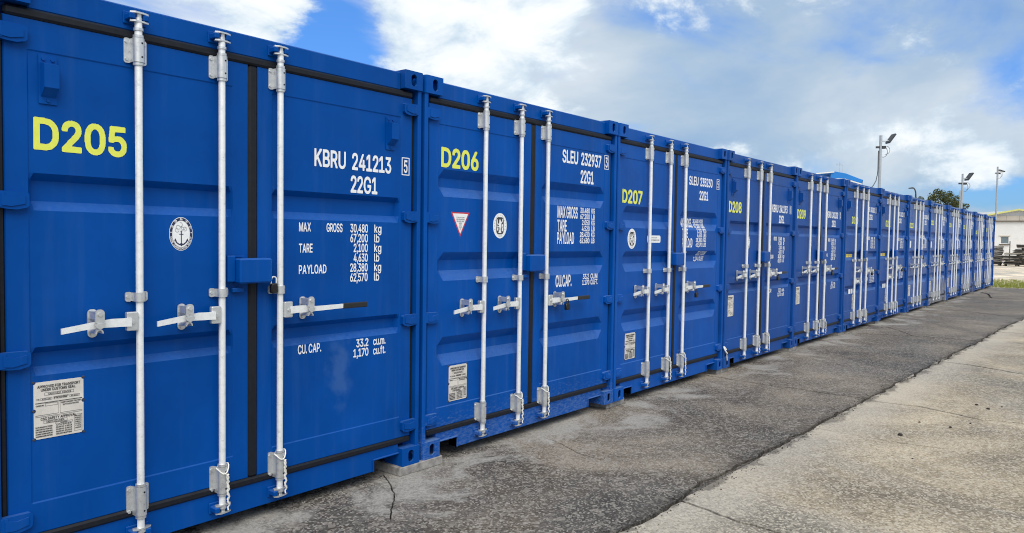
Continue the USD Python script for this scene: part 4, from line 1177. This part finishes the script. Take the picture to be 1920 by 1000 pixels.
t, A, h = flood_pole('tallest looking grey floodlight pole rising behind containers D210 and D211', (25.30, 2.52, 2.573), 5.03, .045, .26, .95)
mb = MB().tube([np.array([0, 0, z]) - A * .062 for z in (h - .48, h - 1.1)] + [np.array([0, 0, h - 1.3]) - A * .075, np.array([0, 0, 1.15]) - A * .085, np.array([0, 0, 1.0]) - A * .11, np.array([0, 0, .85]) - A * .19, np.array([0, 0, .70]) - A * .32, np.array([0, 0, .4]) - A * .5, np.array([0, 0, .02]) - A * .7], .014, 7)
obj('drop_cable', mb, M['cable'], t, smooth=True)
t, A, h = flood_pole('grey floodlight pole with twin tubes in front of the tree', (25.82, .25, 2.578), 3.72, .028, .19, .95, .78)
obj('conduit', MB().tube([np.array([0, 0, .0]) - A * .055, np.array([0, 0, h - .5]) - A * .055], .016, 8), M['galv'], t, smooth=40)
ft = MB().box(-.20, .03, -.025, .025, .04, .10, .004).tube([(0, 0, .0), (0, 0, .14)], .042, 12)
flood_pole('slim grey pole with dark camera and lamp at the far end of the row', (32.13, .02, 2.45), 4.46, .030, .10, -.30, .62, True, foot=ft)

t = thing('street_lamp', 'small dark street lamp with curved neck far behind the row, left of the tree', 'street lamp', (66.4, 9.3, GZ - .1))
A = np.array([-rgt[0], -rgt[1], 0]); A /= np.linalg.norm(A)
pts = [(0, 0, 0), (0, 0, 5.7)] + [tuple(A * (.24 * (1 - math.cos(u))) + [0, 0, 5.7 + .55 * math.sin(u)]) for u in np.linspace(.2, 1.5, 9)]
obj('pole', MB().tube(pts, [.075, .06] + [.05] * 9, 10), M['darkmetal'], t, smooth=True)
e = np.array(pts[-1])
obj('lamp_head', MB().add(hull([e + A * a + np.cross([0, 0, 1], A) * b + [0, 0, cc] for a, cc0 in ((-.03, .03), (.10, .07), (.34, .02)) for b in (-.09, .09) for cc in (cc0, cc0 - .08)])), M['darkmetal'], t)

# ------------------------------------------------------------------ tree behind the row


def tree():
    r = np.random.default_rng(9)
    base = np.array([90.6, 11.4, GZ - .12])
    t = thing('bushy_tree', 'round bushy olive green tree behind the far containers', 'tree', base)
    mb = MB().tube([(0, 0, 0), (.05, .05, 1.6), (0, .1, 3.2), (.1, .0, 5.0), (.0, .1, 6.6)], [.22, .18, .15, .10, .03], 9)
    for k in range(9):
        a = k * 2.4; z = 2.2 + .42 * k
        d = np.array([math.cos(a), math.sin(a), .55])
        mb.tube([(0, 0, z), tuple(d * .9 + [0, 0, z]), tuple(d * 1.9 + [0, 0, z + .2])], [.07, .05, .015], 6)
    obj('trunk', mb, M['bark'], t, smooth=True)
    V, F = [], []
    R = np.array([rgt[0], rgt[1], 0]); R /= np.linalg.norm(R)
    blobs = []
    for _ in range(70):
        u = r.normal(size=3); u /= np.linalg.norm(u); q = r.random() ** .45
        c = R * u[0] * 2.65 * q + np.cross([0, 0, 1], R) * u[1] * 2.1 * q + np.array([0, 0, 5.4 + 2.0 * u[2] * q])
        blobs.append((c, r.uniform(.32, .62)))
    for px, pz, rad in ((-2.75, 6.45, .45), (-2.35, 6.6, .42), (-2.9, 5.9, .5), (-.5, 7.45, .42), (.9, 7.2, .45), (1.7, 6.7, .5), (2.6, 5.9, .45), (-2.1, 6.15, .62), (-2.45, 5.7, .6), (-1.6, 6.0, .5), (-.4, 7.15, .62), (.1, 7.3, .45), (.7, 6.95, .55), (1.3, 6.5, .55), (-1.0, 6.85, .5), (2.0, 5.9, .5), (2.35, 5.3, .5)):
        blobs.append((R * px + np.array([0, 0, pz]), rad))
    k = 0
    for c, rad in blobs:
        for _ in range(115):
            u = r.normal(size=3); u /= np.linalg.norm(u)
            p = c + u * rad * (r.random() ** .4) * [1, 1, .85]
            a = r.normal(size=3) + u * .8; a /= np.linalg.norm(a)
            b = np.cross(a, r.normal(size=3)); b /= np.linalg.norm(b); d = np.cross(a, b)
            s = r.uniform(.05, .13)
            V += [p - b * s, p + d * s * .55, p + b * s, p - d * s * .55]
            F += [(4 * k, 4 * k + 1, 4 * k + 2), (4 * k, 4 * k + 2, 4 * k + 3)]; k += 1
    obj('crown', (np.array(V), np.array(F)), M['leaf'], t)


tree()

# ------------------------------------------------------------------ far buildings


def white_building():
    t = thing('white_warehouse', 'white warehouse with yellow roof edge beyond the gravel lot', 'warehouse', (74.0, 0, GZ - .1))
    k = (74.0 + .956) / (62 + .956)            # points measured on the plane x = 62 carried out along their rays
    Y = lambda y: CAM[1] + (y - CAM[1]) * k
    Z = lambda z: CAM[2] + (z - CAM[2]) * k - (GZ - .1)
    ye0, ye1, yp = Y(-6.5), Y(10.2), Y(1.87)
    zb, zf = Z(3.24), Z(3.63)
    zp = Z(4.00)
    slope = (zp - zf) / (yp - Y(3.75))
    zl = zp - abs(slope) * abs(ye1 - yp)
    wy0, wy1, wz0, wz1 = Y(2.44), Y(2.95), Z(1.62), Z(2.18)
    # wall with a window opening
    outer = Polygon([(ye0, 0), (ye1, 0), (ye1, zb), (ye0, zb)]).difference(sbox(wy0, wz0, wy1, wz1))
    w = MB()
    m = trimesh.creation.extrude_polygon(outer, .30, engine='earcut')
    w.add((np.c_[m.vertices[:, 2], m.vertices[:, 0], m.vertices[:, 1]], m.faces))
    w.box(.30, 24, ye1 - .3, ye1, 0, zb).box(.30, 24, ye0, ye0 + .3, 0, zb).box(23.7, 24, ye0 + .3, ye1 - .3, 0, zb)
    obj('wall', w, M['wall'], t)
    # sheets of cladding between gutter line and gable
    n0 = int((ye1 - ye0) / .9)
    for i in range(n0):
        a = ye0 + i * (ye1 - ye0) / n0; b = ye0 + (i + 1) * (ye1 - ye0) / n0
        obj('cladding_sheet', MB().box(-.06, .28, a + .008, b - .008, zb + .04, zf), M['beige'], t)
    gb = Polygon([(ye0, zf), (ye1, zf), (yp, zp + (zp - zf) * 0 + .0)]) if False else Polygon([(max(ye0, yp - (yp - ye0)), zf), (ye1, zf), (ye1, zf + .02), (yp, zp), (ye0, zf + .02)])
    m = trimesh.creation.extrude_polygon(gb, .2, engine='earcut')
    obj('gable', (np.c_[m.vertices[:, 2] - .02, m.vertices[:, 0], m.vertices[:, 1]], m.faces), M['greywall'], t)
    obj('gutter', MB().box(-.16, .0, ye0, ye1, zb - .03, zb + .05, .01), M['brown'], t)
    sl = (zp - zf) / (yp - Y(3.75))
    for s, y1 in ((1, Y(3.75) + (ye1 - Y(3.75))), (-1, ye0)):
        ze = zp - (zp - zf) * abs(y1 - yp) / abs(Y(3.75) - yp)
        ze = max(ze, zf - .25)
        ylim = yp + s * abs((zp - ze) / max(1e-6, (zp - zf))) * abs(Y(3.75) - yp)
        pts = [(x, y, z + dz) for x in (-.35, 24.2) for y, z in ((yp, zp), (ylim, ze)) for dz in (.02, .10)]
        obj('roof', MB().add(hull(pts)), M['greywall'], t)
        pts = [(x, y, z + dz) for x in (-.42, -.352) for y, z in ((yp, zp), (ylim, ze)) for dz in (.0, .13)]
        obj('verge_trim', MB().add(hull(pts)), M['yellowtrim'], t)
    f = obj('window', MB().box(.06, .12, wy0, wy0 + .05, wz0, wz1).box(.06, .12, wy1 - .05, wy1, wz0, wz1).box(.06, .12, wy0 + .05, wy1 - .05, wz1 - .05, wz1).box(.06, .12, wy0 + .05, wy1 - .05, wz0, wz0 + .05), M['wall'], t)
    obj('pane', MB().box(.08, .10, wy0 + .05, wy1 - .05, wz0 + .05, wz1 - .05), M['glass'], f)
    obj('sill', MB().box(-.10, .05, wy0 - .06, wy1 + .06, wz0 - .08, wz0 - .002, .01), M['brown'], f)
    obj('lintel', MB().box(-.05, .04, wy0 - .12, wy1 + .12, wz1 + .004, wz1 + .07, .01), M['beige'], f)


white_building()


def blue_building():
    t = thing('blue_roofed_hall', 'distant hall with bright blue roof fascia showing above the row', 'hall', (74.0, 15.35, GZ - .1), 0.26)
    o = GZ - .1
    obj('wall', MB().box(.3, 20, 0.3, 9, 0, 6.7), M['wall'], t)
    ya, za = 2.40, 8.40 - o
    y1, z1, y2, z2 = 1.40, 8.18 - o, 0.0, 7.56 - o
    poly = Polygon([(ya, za), (y1, z1), (y2, z2), (y2, z2 - .36), (y1, z1 - .50), (ya + .35, za - .62), (ya + .30, za - .05)])
    m = trimesh.creation.extrude_polygon(poly, .25, engine='earcut')
    obj('fascia', (np.c_[m.vertices[:, 2], m.vertices[:, 0], m.vertices[:, 1]], m.faces), M['blueroof'], t)
    m = trimesh.creation.extrude_polygon(Polygon([(ya, za), (y2 - .1, z2), (y2 - .1, z2 - .12), (ya, za - .12), (7.1, za - .55), (7.1, za - .40)]).buffer(0), 19, engine='earcut')
    obj('roof', (np.c_[m.vertices[:, 2] + .26, m.vertices[:, 0], m.vertices[:, 1]], m.faces), M['blueroof'], t)
    obj('white_verge', MB().add(hull([(x, y, z + dz) for x in (-.1, .2) for y, z in ((ya + .02, za - .02), (4.05, za - .13)) for dz in (-.09, 0)])), M['wall'], t)
    obj('white_soffit', MB().add(hull([(x, y, z + dz) for x in (.0, .3) for y, z in ((y2, z2 - .37), (y1, z1 - .51)) for dz in (-.10, 0)])).add(hull([(x, y, z + dz) for x in (.0, .3) for y, z in ((y1, z1 - .51), (ya + .35, za - .63)) for dz in (-.10, 0)])), M['wall'], t)
    a = thing('roof_aerial', 'thin television aerial on the distant blue roofed hall', 'aerial', (73.9, 17.35, 8.1))
    obj('mast', MB().tube([(0, 0, 0), (0, 0, 1.25)], .014, 6).tube([(0, -.22, .0), (0, -.22, .95)], .010, 6), M['galv'], a)
    mb = MB().tube([(0, .35, 1.0), (0, -.30, .92)], .011, 6)
    for k in range(5):
        mb.tube([(0, .30 - .12 * k, .86), (0, .30 - .12 * k, 1.12)], .006, 5)
    obj('boom', mb, M['galv'], a)


blue_building()

# ------------------------------------------------------------------ stacks of old boards before the warehouse


def stack(label, x, y0, y1, h, seed, dep=1.3, rag=.25):
    r = np.random.default_rng(seed)
    t = thing('timber_stack', label, 'timber stack', (x, (y0 + y1) / 2, GZ - .02))
    W = (y1 - y0) / 2
    z = 0.0; row = 0
    for yb in np.linspace(-W + .15, W - .15, max(2, int(W * 2))):
        obj('bearer', MB().box(-.04, dep, yb - .06, yb + .06, 0, .11), M['wood1'], t)
    z = .112
    while z < h:
        th = r.uniform(.05, .10)
        a = -W + r.uniform(-rag, rag * .5)
        while a < W - .1:
            b = min(a + r.uniform(.8, 2.4), W + r.uniform(-rag, rag))
            if b - a > .15 and r.random() < (1.0 if z < h - .3 else .7):
                for q in range(3):
                    off = r.uniform(-.10, .04)
                    pv = cbox(q * dep / 3 + off, q * dep / 3 + dep / 3 - .02 + off, a, b - .02, z, z + th * r.uniform(.55, .95))
                    tl = r.normal(0, .022); ym = (a + b) / 2; yw = r.normal(0, .05)
                    pv.vertices = np.c_[pv.vertices[:, 0] + yw * (pv.vertices[:, 1] - ym), pv.vertices[:, 1], pv.vertices[:, 2] + abs(tl) * .3 + tl * (pv.vertices[:, 1] - ym)]
                    obj('plank', MB().add(pv), M[f'wood{r.choice([0, 0, 0, 1, 1, 2, 3])}'], t)
            a = b
        z += th; row += 1
    return t


kx = (67.5 + .956) / (62 + .956)
YK = lambda y: CAM[1] + (y - CAM[1]) * kx
stack('small dark stack of old boards against the end of the container row', 67.6, YK(2.86), YK(3.75), 1.50, 1, 1.2, .08)
stack('wide heap of weathered boards and pallets below the warehouse window', 67.4, YK(1.75), YK(2.78), 1.05, 2, 1.3, .15)
stack('tall stack of weathered boards at the right edge of the picture', 67.9, YK(.2), YK(2.12), 1.62, 3, 1.3, .15)
p = thing('fence_post', 'thin dark post standing beside the warehouse window', 'post', (72.5, CAM[1] + (2.36 - CAM[1]) * (73.456 / 62.956), GZ - .1))
obj('shaft', MB().tube([(0, 0, 0), (0, 0, 2.0)], .035, 8).box(-.045, .045, -.045, .045, 2.0, 2.03, .004), M['darkmetal'], p)
